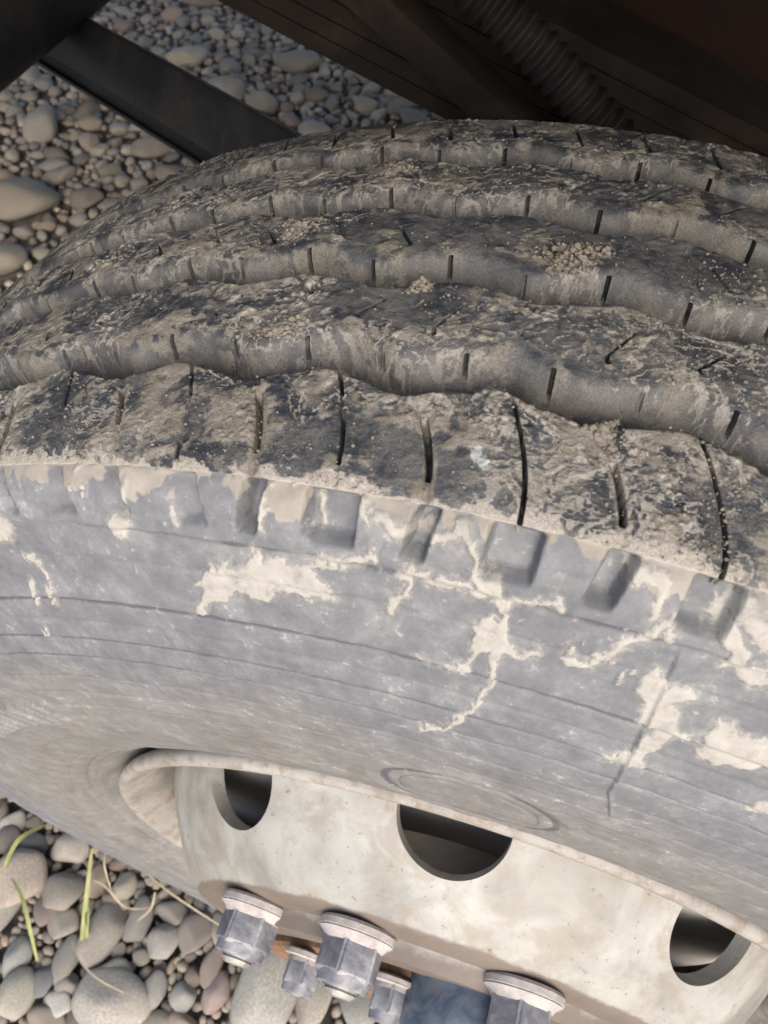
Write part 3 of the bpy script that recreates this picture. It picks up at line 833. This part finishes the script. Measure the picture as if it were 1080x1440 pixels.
def build_disc():
    out = smooth_curve([(-.030, .2462), (-.070, .2460), (-.090, .2448), (-.104, .2410), (-.120, .2325), (-.134, .2235), (-.146, .2150),
                        (-.158, .2052), (-.1675, .1955), (-.1735, .1850), (-.1752, .1740), (-.1750, .150), (-.1750, .092)], 46)
    tg = np.gradient(out, axis=0)
    tg /= np.linalg.norm(tg, axis=1)[:, None]
    nrm = np.stack([-tg[:, 1], tg[:, 0]], 1)
    inn = out + nrm * -.0 + np.stack([-nrm[:, 0], -nrm[:, 1]], 1) * np.where((nrm[:, 1] > 0) | (nrm[:, 0] < 0), .011, -.011)[:, None]
    prof = [tuple(p) for p in out] + [tuple(p) for p in inn[::-1]]
    me = lathe_y('wheel_disc', prof, 240, True, 40)
    bm = bmesh.new()
    for th in (-84, -40, -1.6, 42.3, 88, 135, 180, 225):
        a = math.radians(th)
        tilt = math.radians(31)                              # hole axis leans outwards
        rad = Vector((math.sin(a), 0, math.cos(a)))
        ax = (rad * math.cos(tilt) + Vector((0, -1, 0)) * math.sin(tilt)).normalized()
        c = rad * .2335 + Vector((0, -.1175, 0))
        q = ax.to_track_quat('Z', 'Y').to_matrix().to_4x4()
        bmesh.ops.create_cone(bm, cap_ends=True, segments=56, radius1=.0352 if th > 40 else .0338, radius2=.0352 if th > 40 else .0338, depth=.07, matrix=Matrix.Translation(c) @ q)
    cut_me = bpy.data.meshes.new('cutter')
    bm.to_mesh(cut_me); bm.free()
    o = link('wheel_disc', me, M_DISC, None)
    cut = bpy.data.objects.new('cutter', cut_me)
    COL.objects.link(cut)
    md = o.modifiers.new('b', 'BOOLEAN')
    md.operation = 'DIFFERENCE'; md.object = cut; md.solver = 'EXACT'
    dg = bpy.context.evaluated_depsgraph_get()
    new = bpy.data.meshes.new_from_object(o.evaluated_get(dg))
    o.modifiers.clear()
    o.data = new
    bpy.data.objects.remove(cut); bpy.data.meshes.remove(cut_me)
    for p in new.polygons: p.use_smooth = True
    new.set_sharp_from_angle(angle=math.radians(38))
    co = np.zeros(len(new.vertices) * 3, np.float32)
    new.vertices.foreach_get('co', co)
    co = co.reshape(-1, 3)
    d = ss(-.1690, -.1735, co[:, 1]) * .9 + .12
    at = new.attributes.new('dirt', 'FLOAT', 'POINT')
    at.data.foreach_set('value', d.astype(np.float32))
    if not new.materials: new.materials.append(M_DISC)
    o.parent = WHEEL
    o.location = (0, 0, ZA)
    o['label'] = 'cream painted wheel disc with round hand holes and rust specks'
build_disc()

# weld bead that joins disc and rim, brake drum behind the hand holes
link('brake_drum', lathe_y('brake_drum', [(-.096, .10), (-.098, .202), (-.094, .212), (-.066, .213), (-.064, .203), (.05, .201), (.055, .208), (.10, .208), (.10, .10)], 120), M_DRUM, WHEEL, (0, 0, ZA))
hub_prof = [(-.150, .03), (-.150, .086), (-.1765, .0895), (-.1765, .1215), (-.1800, .1235), (-.1880, .1235), (-.1905, .1210), (-.1905, .034), (-.186, .03)]
hub = link('hub', lathe_y('hub', hub_prof, 120), M_HUB, WHEEL, (0, 0, ZA))
hub['label'] = 'rust brown hub flange inside the ring of wheel nuts'

def rounded_boss():
    prof = [(.0, .047), (-.020, .047), (-.034, .0462), (-.043, .0425), (-.050, .036), (-.0545, .026), (-.0565, .012), (-.0568, .0015), (0, .0015)]
    return lathe_y('hub_boss', prof, 64, True, 50)
boss = link('hub_boss', rounded_boss(), M_BOSS, WHEEL, (.0300, -.1765, ZA + .1000))
boss['label'] = 'dark blue rounded hub boss with worn paint'

def nut_set(af, hl, fr, fl, sr, sl):
    nut = hex_nut(af, hl)
    wash = lathe_y('washer', [(fl, fr - .002), (fl * .8, fr), (fl * .45, fr), (fl * .40, fr - .0012), (fl * .34, fr - .0004), (.001, fr - .004), (-.0015, af / 2 + .0012), (-.0015, .004), (fl, .004)], 48, True, 40)
    band = lathe_y('collar', [(-hl + .001, sr + .001), (-hl + .001, af / 2 - .0005), (-hl - .0045, af / 2 - .0012), (-hl - .0052, af / 2 - .003), (-hl - .0052, sr + .001)], 40, True, 40)
    stp = []
    for i in range(12):
        y = -hl + .004 - (sl + .004) * i / 11
        stp.append((y, sr if i % 2 == 0 else sr - .0011))
    stp = [(-hl + .004, .0005)] + stp + [(-hl - sl - .0015, sr - .003), (-hl - sl - .0016, .0005)]
    return nut, wash, band, lathe_y('stud', stp, 32, True, 30)
BIG = nut_set(.034, .0195, .0240, .0100, .0105, .0085)
SMALL = nut_set(.0235, .0150, .0165, .0060, .0065, .0040)
def place_nut(kind, th, r, y, spin, fl):
    nut, wash, band, stud = kind
    a = math.radians(th)
    o = link('wheel_nut' if kind is BIG else 'hub_nut', nut, M_NUT, WHEEL, (r * math.sin(a), y, ZA + r * math.cos(a)))
    o.rotation_euler = (0, spin, 0)
    link('washer', wash, M_WASH, o)
    link('collar', band, M_NUT, o)
    link('stud', stud, M_STUD, o)
angs = [-46.5, -16.5, 19.2] + [19.2 + 36.0 * k for k in range(1, 3)]
for i, a in enumerate(angs):
    place_nut(BIG, a, .1675, -.1850, (.35, .12, .62, .2, .9, .5, .1, .7, .3, .8)[i] + math.radians(a), .0125)
for i in range(4):
    place_nut(SMALL, -46 + 36 * i, .1150, -.1965, .2 + i * .9, .0065)

# ------------------------------------------------------------------ truck underside behind and above the wheel
TRUCK = tag(empty('truck_chassis', (0, .5, 0)), 'dark dirty truck underside with beams, leaf spring and corrugated hose behind the wheel', 'truck')
def tp(name, me, mat):
    o = link(name, me, mat, TRUCK)
    o.location = (0, -.5, 0)
    return o
def L(*p): return (p[0], p[1], p[2] + ZA)
# channel beam that runs from the cross tube to behind the tyre
BEAMUP = (-.40, -.715, .568)
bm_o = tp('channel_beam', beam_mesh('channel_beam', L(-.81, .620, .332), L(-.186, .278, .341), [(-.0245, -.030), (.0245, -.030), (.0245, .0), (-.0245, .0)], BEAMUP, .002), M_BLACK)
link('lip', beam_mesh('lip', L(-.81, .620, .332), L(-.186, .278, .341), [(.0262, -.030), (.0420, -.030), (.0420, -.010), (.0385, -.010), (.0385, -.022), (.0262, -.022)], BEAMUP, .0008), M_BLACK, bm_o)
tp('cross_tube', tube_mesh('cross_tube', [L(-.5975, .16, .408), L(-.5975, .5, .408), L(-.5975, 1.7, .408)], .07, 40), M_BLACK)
# leaf spring: stacked leaves that come down from the front hanger towards the axle
spring = tp('leaf_spring', beam_mesh('spring_seat', L(-.09, .40, .20), L(.12, .40, .20), rect(.085, .07), (0, 0, 1), .004), M_BROWN)
for k in range(7):
    x0, x1 = -.80 + .03 * (6 - k), .34 - .01 * (6 - k)
    bm = bmesh.new()
    rows = []
    for i in range(13):
        x = x0 + (x1 - x0) * i / 12
        z = .333 + k * .0150 - .34 * x + .05 * min(x, 0) ** 2
        rows.append([bm.verts.new(L(x, .40 + sy * .038, z + sz * .0068)) for sy, sz in ((-1, -1), (1, -1), (1, 1), (-1, 1))])
    for a, b in zip(rows[:-1], rows[1:]):
        for q in range(4): bm.faces.new((a[q], a[(q + 1) % 4], b[(q + 1) % 4], b[q]))
    bm.faces.new(rows[0]); bm.faces.new(rows[-1])
    link('leaf', bm_mesh('leaf', bm, 40), M_BROWN, spring)
tp('axle_beam', beam_mesh('axle_beam', L(.02, .11, 0.0), L(.02, 1.6, 0.0), rect(.11, .12), (0, 0, 1), .015), M_BROWN)
tp('bracket', beam_mesh('bracket', L(-.27, .335, .525), L(.03, .335, .315), rect(.026, .034), (0, 1, 0), .005), M_BROWN)
# corrugated hose
hp = []
A, B = Vector(L(-.20, .315, .545)), Vector(L(.10, .315, .300))
for i in range(241):
    t = i / 240
    p = A.lerp(B, t)
    p.z += .015 * math.sin(t * PI)
    hp.append(p)
tp('corrugated_hose', tube_mesh('corrugated_hose', hp, .03, 28, True, lambda t: 0.0145 + .0017 * (1 if math.sin(t * 2 * PI * 40) > 0 else -1) * min(1, abs(math.sin(t * 2 * PI * 40)) * 3)), M_RUBHOSE)
tp('side_panel', beam_mesh('side_panel', L(-.12, .56, .30), L(1.5, .56, .30), rect(.03, .82), (0, 0, 1), .004), M_RUSTRED)
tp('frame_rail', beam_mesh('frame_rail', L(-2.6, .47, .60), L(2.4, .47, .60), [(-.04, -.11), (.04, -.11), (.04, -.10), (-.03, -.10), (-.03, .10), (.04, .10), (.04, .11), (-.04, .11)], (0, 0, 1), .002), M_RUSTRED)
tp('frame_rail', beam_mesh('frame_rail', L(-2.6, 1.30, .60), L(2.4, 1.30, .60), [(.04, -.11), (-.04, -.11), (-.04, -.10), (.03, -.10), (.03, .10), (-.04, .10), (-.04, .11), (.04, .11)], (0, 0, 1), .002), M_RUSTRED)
tp('unseen_truck_bed', beam_mesh('unseen_truck_bed', L(-2.6, 1.055, .785), L(2.4, 1.055, .785), rect(2.49, .10), (0, 0, 1), .01), M_BED)  # unseen slab over the tyre, added and sized to shade tread and gravel
for x in (-1.8, -.9, 0.9, 1.8):
    tp('cross_member', beam_mesh('cross_member', L(x, .52, .665), L(x, 1.25, .665), rect(.07, .10), (0, 0, 1), .004), M_BED)

# ------------------------------------------------------------------ mud clods and crumbs on the tread
ico = bmesh.new()
bmesh.ops.create_icosphere(ico, subdivisions=1, radius=1)
ICO1_V = np.array([v.co[:] for v in ico.verts]); ICO1_F = np.array([[v.index for v in f.verts] for f in ico.faces]); ico.free()
ico = bmesh.new()
bmesh.ops.create_icosphere(ico, subdivisions=2, radius=1)
ICO2_V = np.array([v.co[:] for v in ico.verts]); ICO2_F = np.array([[v.index for v in f.verts] for f in ico.faces]); ico.free()

def on_tread(th, y, h=0.0):
    a = math.radians(th)
    r = float(crown(np.array(y))) + h
    return np.array([r * math.sin(a), y, r * math.cos(a) + ZA]), np.array([math.sin(a), 0, math.cos(a)]), np.array([math.cos(a), 0, -math.sin(a)])

def lump_cloud(items, seed=0):
    """items: (pos, radius, squash-normal, squash) -> joined lumpy grains"""
    rs = np.random.default_rng(seed)
    Vs, Fs, n = [], [], 0
    for pos, r, nv, sq in items:
        v = ICO1_V * (1 + .38 * (rs.random(len(ICO1_V))[:, None] - .5)) * r * (.75 + .5 * rs.random(3))
        dn = v @ nv
        v = v - np.outer(dn * (1 - sq), nv)
        Vs.append(v + pos); Fs.append(ICO1_F + n); n += len(v)
    return np.concatenate(Vs), np.concatenate(Fs)

CLODS = [(-1.20, .0035, .011, .0085, .0046, 'large crumbly mud clod stuck on the middle rib of the tyre'),
         (-13.1, .0120, .009, .0075, .0030, 'flattened crumbly mud clod on the shaded left stretch of the middle rib'),
         (-10.2, .0570, .0075, .0055, .0026, 'small pale mud clod on the second rib from the truck underside'),
         (-6.45, -.0225, .0042, .0034, .0028, 'tiny round mud clod at the edge of a groove beside the middle rib'),
         (-11.3, -.0480, .0085, .0055, .0012, 'thin orange tan mud cake lying above the groove flank'),
         (1.30, -.0735, .0045, .0035, .0030, 'round mud clod at the inner end of a slit in the shoulder rib')]
for ci, (th, y, a, b, h, lab) in enumerate(CLODS):
    rs = np.random.default_rng(40 + ci)
    p, nv, tv = on_tread(th, y, -.0004)
    items = []
    for q in range(int(420 * (a / .009))):
        rr, an = math.sqrt(rs.random()), rs.random() * 2 * PI
        edge = 1 + .35 * math.sin(3 * an + ci) + .2 * math.sin(5 * an + 2 * ci)
        du, dv = a * rr * math.cos(an) * edge, b * rr * math.sin(an) * edge + .35 * a * rr * math.cos(an)
        hh = h * max(0, 1 - rr ** 2) * (.35 + .75 * rs.random())
        c = p + tv * du + np.array([0, dv, 0]) + nv * hh
        items.append((c - p, (.0003 + .0013 * rs.random() ** 3) * (1.25 - .5 * rr), nv, .8))
    for q in range(14):                                      # pressed-in body of the clod
        rr, an = .75 * math.sqrt(rs.random()), rs.random() * 2 * PI
        items.append((tv * a * rr * math.cos(an) + np.array([0, b * rr * math.sin(an) + .35 * a * rr * math.cos(an), 0]) + nv * h * -.05, a * rs.uniform(.14, .28), nv, min(.6, .8 * h / a)))
    V, F = lump_cloud(items, ci)
    o = link('mud_clod', np_mesh('mud_clod', V, F), M_CLOD, None, tuple(p))
    tag(o, lab, 'mud clod')

items = []
rs = np.random.default_rng(77)
hot = [(-1.2, .003, 1.2, .010), (-4.7, -.031, 1.6, .008), (4.8, -.030, 1.6, .008), (1.6, -.078, .8, .010), (-13, .012, 1.5, .01), (-11.5, -.098, 2.6, .010),
       (-16, -.095, 2.5, .012), (3.2, -.088, 1.2, .016), (5.2, -.098, .9, .012), (-8, -.1, 2.5, .01), (2.5, -.036, 1.4, .006), (4.6, .006, 1.2, .008), (-20, -.09, 3, .016), (-9, .058, 2, .006), (5.3, -.085, .5, .02)]
for q in range(4200):
    if rs.random() < .55:
        hth, hy, st, sy = hot[rs.integers(len(hot))]
        th, y = hth + rs.normal() * st, hy + rs.normal() * sy
    else:
        th, y = rs.uniform(-32, 12), rs.uniform(-.111, .105)
    ok = abs(y) < .111
    for (y0, A_, ph) in GROOVES:
        z = y0 - A_ * math.cos(2 * PI * (th - ph) / PITCH)
        if z - .0005 < y < z + .0195: ok = False
    if not ok: continue
    r = .00022 + .00055 * rs.random() ** 4
    p, nv, tv = on_tread(th, y, r * .2)
    items.append((p, r, nv, .85))
V, F = lump_cloud(items, 9)
tag(link('mud_crumbs', np_mesh('mud_crumbs', V, F), M_CRUMB), 'fine dry mud crumbs scattered over the tread ribs', 'mud crumbs', kind='stuff')

# ------------------------------------------------------------------ river stones
def pebble_mesh(seed, sub=3):
    bm = bmesh.new()
    bmesh.ops.create_icosphere(bm, subdivisions=sub, radius=1)
    rs = random.Random(seed)
    o = Vector((rs.random() * 50, rs.random() * 50, rs.random() * 50))
    cuts = []
    for k in range(rs.randint(6, 11)):
        d = Vector((rs.gauss(0, 1), rs.gauss(0, 1), rs.gauss(0, .8))).normalized()
        cuts.append((d, rs.uniform(.60, .90)))
    for v in bm.verts:
        p = v.co.copy()
        for d, h in cuts:                                    # flattened facets, softly rounded
            e = p.dot(d) - h
            if e > 0: p -= d * (e * .90)
        p *= 1 + .12 * mnoise.noise(p * 1.3 + o) + .04 * mnoise.noise(p * 3.5 + o)
        v.co = p
    bmesh.ops.smooth_vert(bm, verts=bm.verts[:], factor=.35, use_axis_x=True, use_axis_y=True, use_axis_z=True)
    return bm_mesh('pebble', bm, 180)
PEB = [pebble_mesh(s, 3) for s in range(14)]
PEB_LOW, PEB_TINY = [], []
for s in range(20):
    v = ICO2_V.copy() if s < 10 else ICO1_V * 1.1
    rs_ = np.random.default_rng(s)
    for k in range(4):
        d = rs_.normal(size=3); d /= np.linalg.norm(d)
        e = v @ d - rs_.uniform(.6, .85)
        v -= np.outer(np.clip(e, 0, None) * .8, d)
    (PEB_LOW if s < 10 else PEB_TINY).append(v)
for m_ in PEB: m_.materials.append(M_STONE_O)

# photographed key stones (x, y, mm per unit, width, depth) on the ground in front of the wheel
KEY = [(-0.579, -0.175, 1.18, 75, 72), (-0.634, -0.115, 1.206, 34, 40), (-0.591, -0.126, 1.188, 45, 25), (-0.534, -0.119, 1.166, 60, 40), (-0.512, -0.173,
1.154, 60, 60), (-0.522, -0.195, 1.157, 40, 45), (-0.436, -0.2, 1.128, 55, 95), (-0.492, -0.206, 1.146, 45, 38), (-0.58, -0.217, 1.179, 30, 80),
(-0.532, -0.26, 1.16, 40, 45), (-0.509, -0.299, 1.153, 55, 60), (-0.482, -0.276, 1.142, 36, 45), (-0.466, -0.244, 1.137, 35, 60), (-0.451, -0.269,
1.132, 34, 34), (-0.451, -0.291, 1.133, 42, 32), (-0.396, -0.243, 1.115, 55, 45), (-0.382, -0.268, 1.111, 115, 70), (-0.396, -0.174, 1.117, 38, 60),
(-0.351, -0.187, 1.104, 46, 52), (-0.338, -0.24, 1.099, 34, 46), (-0.3, -0.235, 1.09, 38, 40), (-0.315, -0.163, 1.096, 48, 52), (-0.278, -0.191,
1.087, 28, 60), (-0.26, -0.218, 1.082, 40, 48), (-0.198, -0.195, 1.072, 95, 120), (-0.134, -0.188, 1.065, 55, 80), (-0.075, -0.178, 1.06, 60, 60),
(-0.288, -0.263, 1.088, 50, 30), (-0.455, -0.31, 1.134, 50, 30), (-0.356, -0.149, 1.107, 50, 30), (-0.436, -0.141, 1.131, 35, 40), (-0.628, -0.136,
1.202, 40, 40), (-0.446, -0.162, 1.133, 24, 24), (-0.372, -0.211, 1.108, 26, 20), (-0.296, -0.21, 1.09, 28, 26), (-0.405, -0.213, 1.118, 20, 22)]
stones = []          # x, y, z, a, b, c, rot, key
for (x, y, k, w, h) in KEY:
    a, b = w * k / 2000 * .84, h * k / 2000 * .92
    stones.append((x, y, max(.009, min(a, b) * .52), a, b, min(a, b) * .72, 0.12 * math.sin(x * 90), True))
cell = {}
def put(x, y, r):
    for i in range(int((x - r) // .1), int((x + r) // .1) + 1):
        for j in range(int((y - r) // .1), int((y + r) // .1) + 1):
            cell.setdefault((i, j), []).append((x, y, r))
def free(x, y, r, f):
    for i in range(int((x - r) // .1), int((x + r) // .1) + 1):
        for j in range(int((y - r) // .1), int((y + r) // .1) + 1):
            for (X, Y, R) in cell.get((i, j), ()):
                if (X - x) ** 2 + (Y - y) ** 2 < ((R + r) * f) ** 2: return False
    return True
for s in stones: put(s[0], s[1], (s[3] + s[4]) / 2)
def tyre_clear(x, y, r, top):
    if abs(y) > .165 + r: return True
    if abs(x) > .60: return True
    rr = .535 ** 2 - (abs(x) - r) ** 2
    if abs(x) < r: return False
    return rr < 0 or ZA - math.sqrt(max(rr, 0)) > top
rs = np.random.default_rng(3)
def scatter(x0, x1, y0, y1, sizes, tries, f):
    for rmin, rmax, n in sizes:
        for _ in range(n):
            x, y = rs.uniform(x0, x1), rs.uniform(y0, y1)
            r = rs.uniform(rmin, rmax)
            if not free(x, y, r, f): continue
            if not tyre_clear(x, y, r * 1.25, r * 1.5): continue
            put(x, y, r)
            as_ = rs.uniform(1.0, 1.45)
            c = r * rs.uniform(.55, .85)
            stones.append((x, y, c * rs.uniform(.25, .6), r * as_, r / as_ ** .5, c, rs.uniform(0, PI), False))
# far patch under and beyond the truck first (big to small), then the patch before the wheel
for s in ((-1.50, 1.27, .085), (-1.30, 1.62, .05), (-1.42, 1.04, .062), (-1.62, 2.02, .06), (-1.07, 2.2, .06), (-1.66, 1.10, .055)):
    put(s[0], s[1], s[2])
    stones.append((s[0], s[1], s[2] * .35, s[2] * 1.2, s[2] * .85, s[2] * .6, .3, True))
scatter(-3.4, 1.6, .25, 4.2, ((.050, .075, 45), (.030, .050, 420), (.019, .030, 4200), (.012, .019, 9000)), 0, .88)
scatter(-2.6, .2, .7, 2.9, ((.012, .018, 9000), (.008, .012, 12000)), 0, .84)
scatter(-1.1, .9, -.9, -.02, ((.022, .032, 160), (.015, .022, 900), (.010, .015, 4000)), 0, .84)
scatter(-1.0, .5, -.6, -.02, ((.006, .010, 12000), (.004, .006, 9000)), 0, .72)
# which ones show largest: in front of the lens, in the two open patches of the picture
C0 = Vector((0.0001, -.2459, .699 + ZA))
def view(s):
    d = Vector((s[0], s[1], s[2])) - C0
    z = -d.dot(CZ)
    if z < .1: return 0
    u, v = 540 + 1111.34 * d.dot(CX) / z, 720 - 1111.34 * d.dot(CY) / z
    size = s[3] / z * 1111
    m = 30
    a = (-m < u < 590 and 1095 < v < 1440 + m and v > 1110 + u * .5) or (-m < u < 660 and -m < v < 440 and v < 470 - u * .62 + (60 if u > 330 else 0) + max(0, u - 380) * .5)
    return size if a else size * .0001
order = sorted(range(len(stones)), key=lambda i: -(1e3 if stones[i][7] else view(stones[i])))
big = order[:300]
rest = order[300:]
for n_, i in enumerate(big):
    x, y, z, a, b, c, rot, key = stones[i]
    o = bpy.data.objects.new('pebble', PEB[(i * 7 + n_) % len(PEB)])
    COL.objects.link(o)
    o.parent = GROUND
    o.location = (x, y, z)
    o.scale = (a * 1.1, b * 1.1, c)
    o.color = (*(KEY_COLS[i] if i < len(KEY_COLS) else (.25, .225, .19) if i >= len(KEY) and key else STONE_COLS[rs.integers(len(STONE_COLS))]), 1)
    o.rotation_euler = (rs.uniform(-.2, .2), rs.uniform(-.2, .2), rot)
Vs, Fs, Rn, n = [], [], [], 0
for i in rest:
    x, y, z, a, b, c, rot, key = stones[i]
    small = (y > .2 and a < .017)
    v = (PEB_TINY if small else PEB_LOW)[i % 10] * (a, b, c)
    fc = ICO1_F if small else ICO2_F
    cr, sr_ = math.cos(rot), math.sin(rot)
    v = np.stack([v[:, 0] * cr - v[:, 1] * sr_ + x, v[:, 0] * sr_ + v[:, 1] * cr + y, v[:, 2] + z], 1)
    Vs.append(v); Fs.append(fc + n); n += len(v)
    Rn.append(np.full(len(v), (i * .618034) % 1))
o = link('gravel', np_mesh('gravel', np.concatenate(Vs), np.concatenate(Fs), {'rnd': np.concatenate(Rn)}), M_STONE_S, GROUND)
tag(o, kind='stuff')
print('stones', len(stones), 'gravel tris', sum(len(f) for f in Fs))

# ------------------------------------------------------------------ grass and straw between the stones
def blade_mesh(pts, w, lift=.02):
    P = [Vector(p) for p in pts]
    Q = []
    for i in range(17):                                      # smooth through three or more points
        t = i / 16 * (len(P) - 1)
        k = min(int(t), len(P) - 2)
        f = t - k
        p0, p1, p2, p3 = P[max(k - 1, 0)], P[k], P[k + 1], P[min(k + 2, len(P) - 1)]
        Q.append(.5 * ((2 * p1) + (p2 - p0) * f + (2 * p0 - 5 * p1 + 4 * p2 - p3) * f * f + (3 * p1 - p0 - 3 * p2 + p3) * f ** 3))
    bm = bmesh.new()
    rows = []
    for i, q in enumerate(Q):
        d = (Q[min(i + 1, 16)] - Q[max(i - 1, 0)]).normalized()
        s = d.cross(Vector((0, 0, 1))).normalized()
        u = s.cross(d)
        ww = w * (math.sin(PI * (.12 + .82 * i / 16)) ** .6)
        rows.append([bm.verts.new(q - s * ww + u * ww * .35), bm.verts.new(q - u * ww * .15), bm.verts.new(q + s * ww + u * ww * .35), bm.verts.new(q + u * ww * .15)])
    for a, b in zip(rows[:-1], rows[1:]):
        for q in range(4): bm.faces.new((a[q], a[(q + 1) % 4], b[(q + 1) % 4], b[q]))
    bm.faces.new(rows[0]); bm.faces.new(rows[-1])
    return bm_mesh('blade', bm, 60)
def sprig(name, base, blades, mat, lab, cat):
    e = tag(empty(name, base), lab, cat)
    for pts, w in blades:
        pts = [(x - base[0], y - base[1], z - base[2]) for x, y, z in pts]
        link('blade' if mat is M_GRASS else 'stalk', blade_mesh(pts, w), mat, e)
sprig('grass_sprig', (-.449, -.224, .02), [([(-.449, -.224, .025), (-.458, -.172, .060), (-.472, -.117, .085)], .0032),
      ([(-.444, -.222, .025), (-.452, -.190, .045), (-.461, -.165, .062)], .0030), ([(-.455, -.185, .05), (-.442, -.20, .06), (-.436, -.212, .05)], .0016)],
      M_GRASS, 'yellow green grass blades leaning on stones close to the tyre', 'grass')
sprig('grass_sprig', (-.585, -.178, .02), [([(-.590, -.172, .05), (-.578, -.135, .075), (-.560, -.105, .06)], .0034)],
      M_GRASS, 'single broad yellow green leaf lying across a pink stone', 'grass')
sprig('grass_sprig', (-.492, -.255, .02), [([(-.492, -.255, .035), (-.51, -.222, .07), (-.535, -.196, .075), (-.565, -.180, .065)], .0026)],
      M_GRASS, 'thin bent yellow stalk with a swollen base between stones', 'grass')
sprig('dry_straw', (-.40, -.165, .02), [([(-.370, -.157, .06), (-.405, -.166, .055), (-.440, -.152, .065), (-.470, -.150, .06)], .0014),
      ([(-.366, -.140, .085), (-.370, -.158, .06), (-.384, -.176, .05)], .0016), ([(-.43, -.155, .06), (-.448, -.130, .08), (-.455, -.112, .08)], .0012)],
      M_STRAW, 'pale dry straw looped over dark stones below the tyre', 'straw')
sprig('dry_straw', (-.41, -.24, .02), [([(-.455, -.222, .05), (-.43, -.238, .06), (-.395, -.250, .07), (-.350, -.254, .07)], .0014)],
      M_STRAW, 'thin dry stalk lying across a broad pale stone', 'straw')
sprig('dry_straw', (-.30, -.145, .02), [([(-.27, -.150, .06), (-.315, -.142, .075), (-.36, -.132, .085), (-.40, -.118, .09)], .0013)],
      M_STRAW, 'long straight dry stalk lying along the foot of the tyre', 'straw')
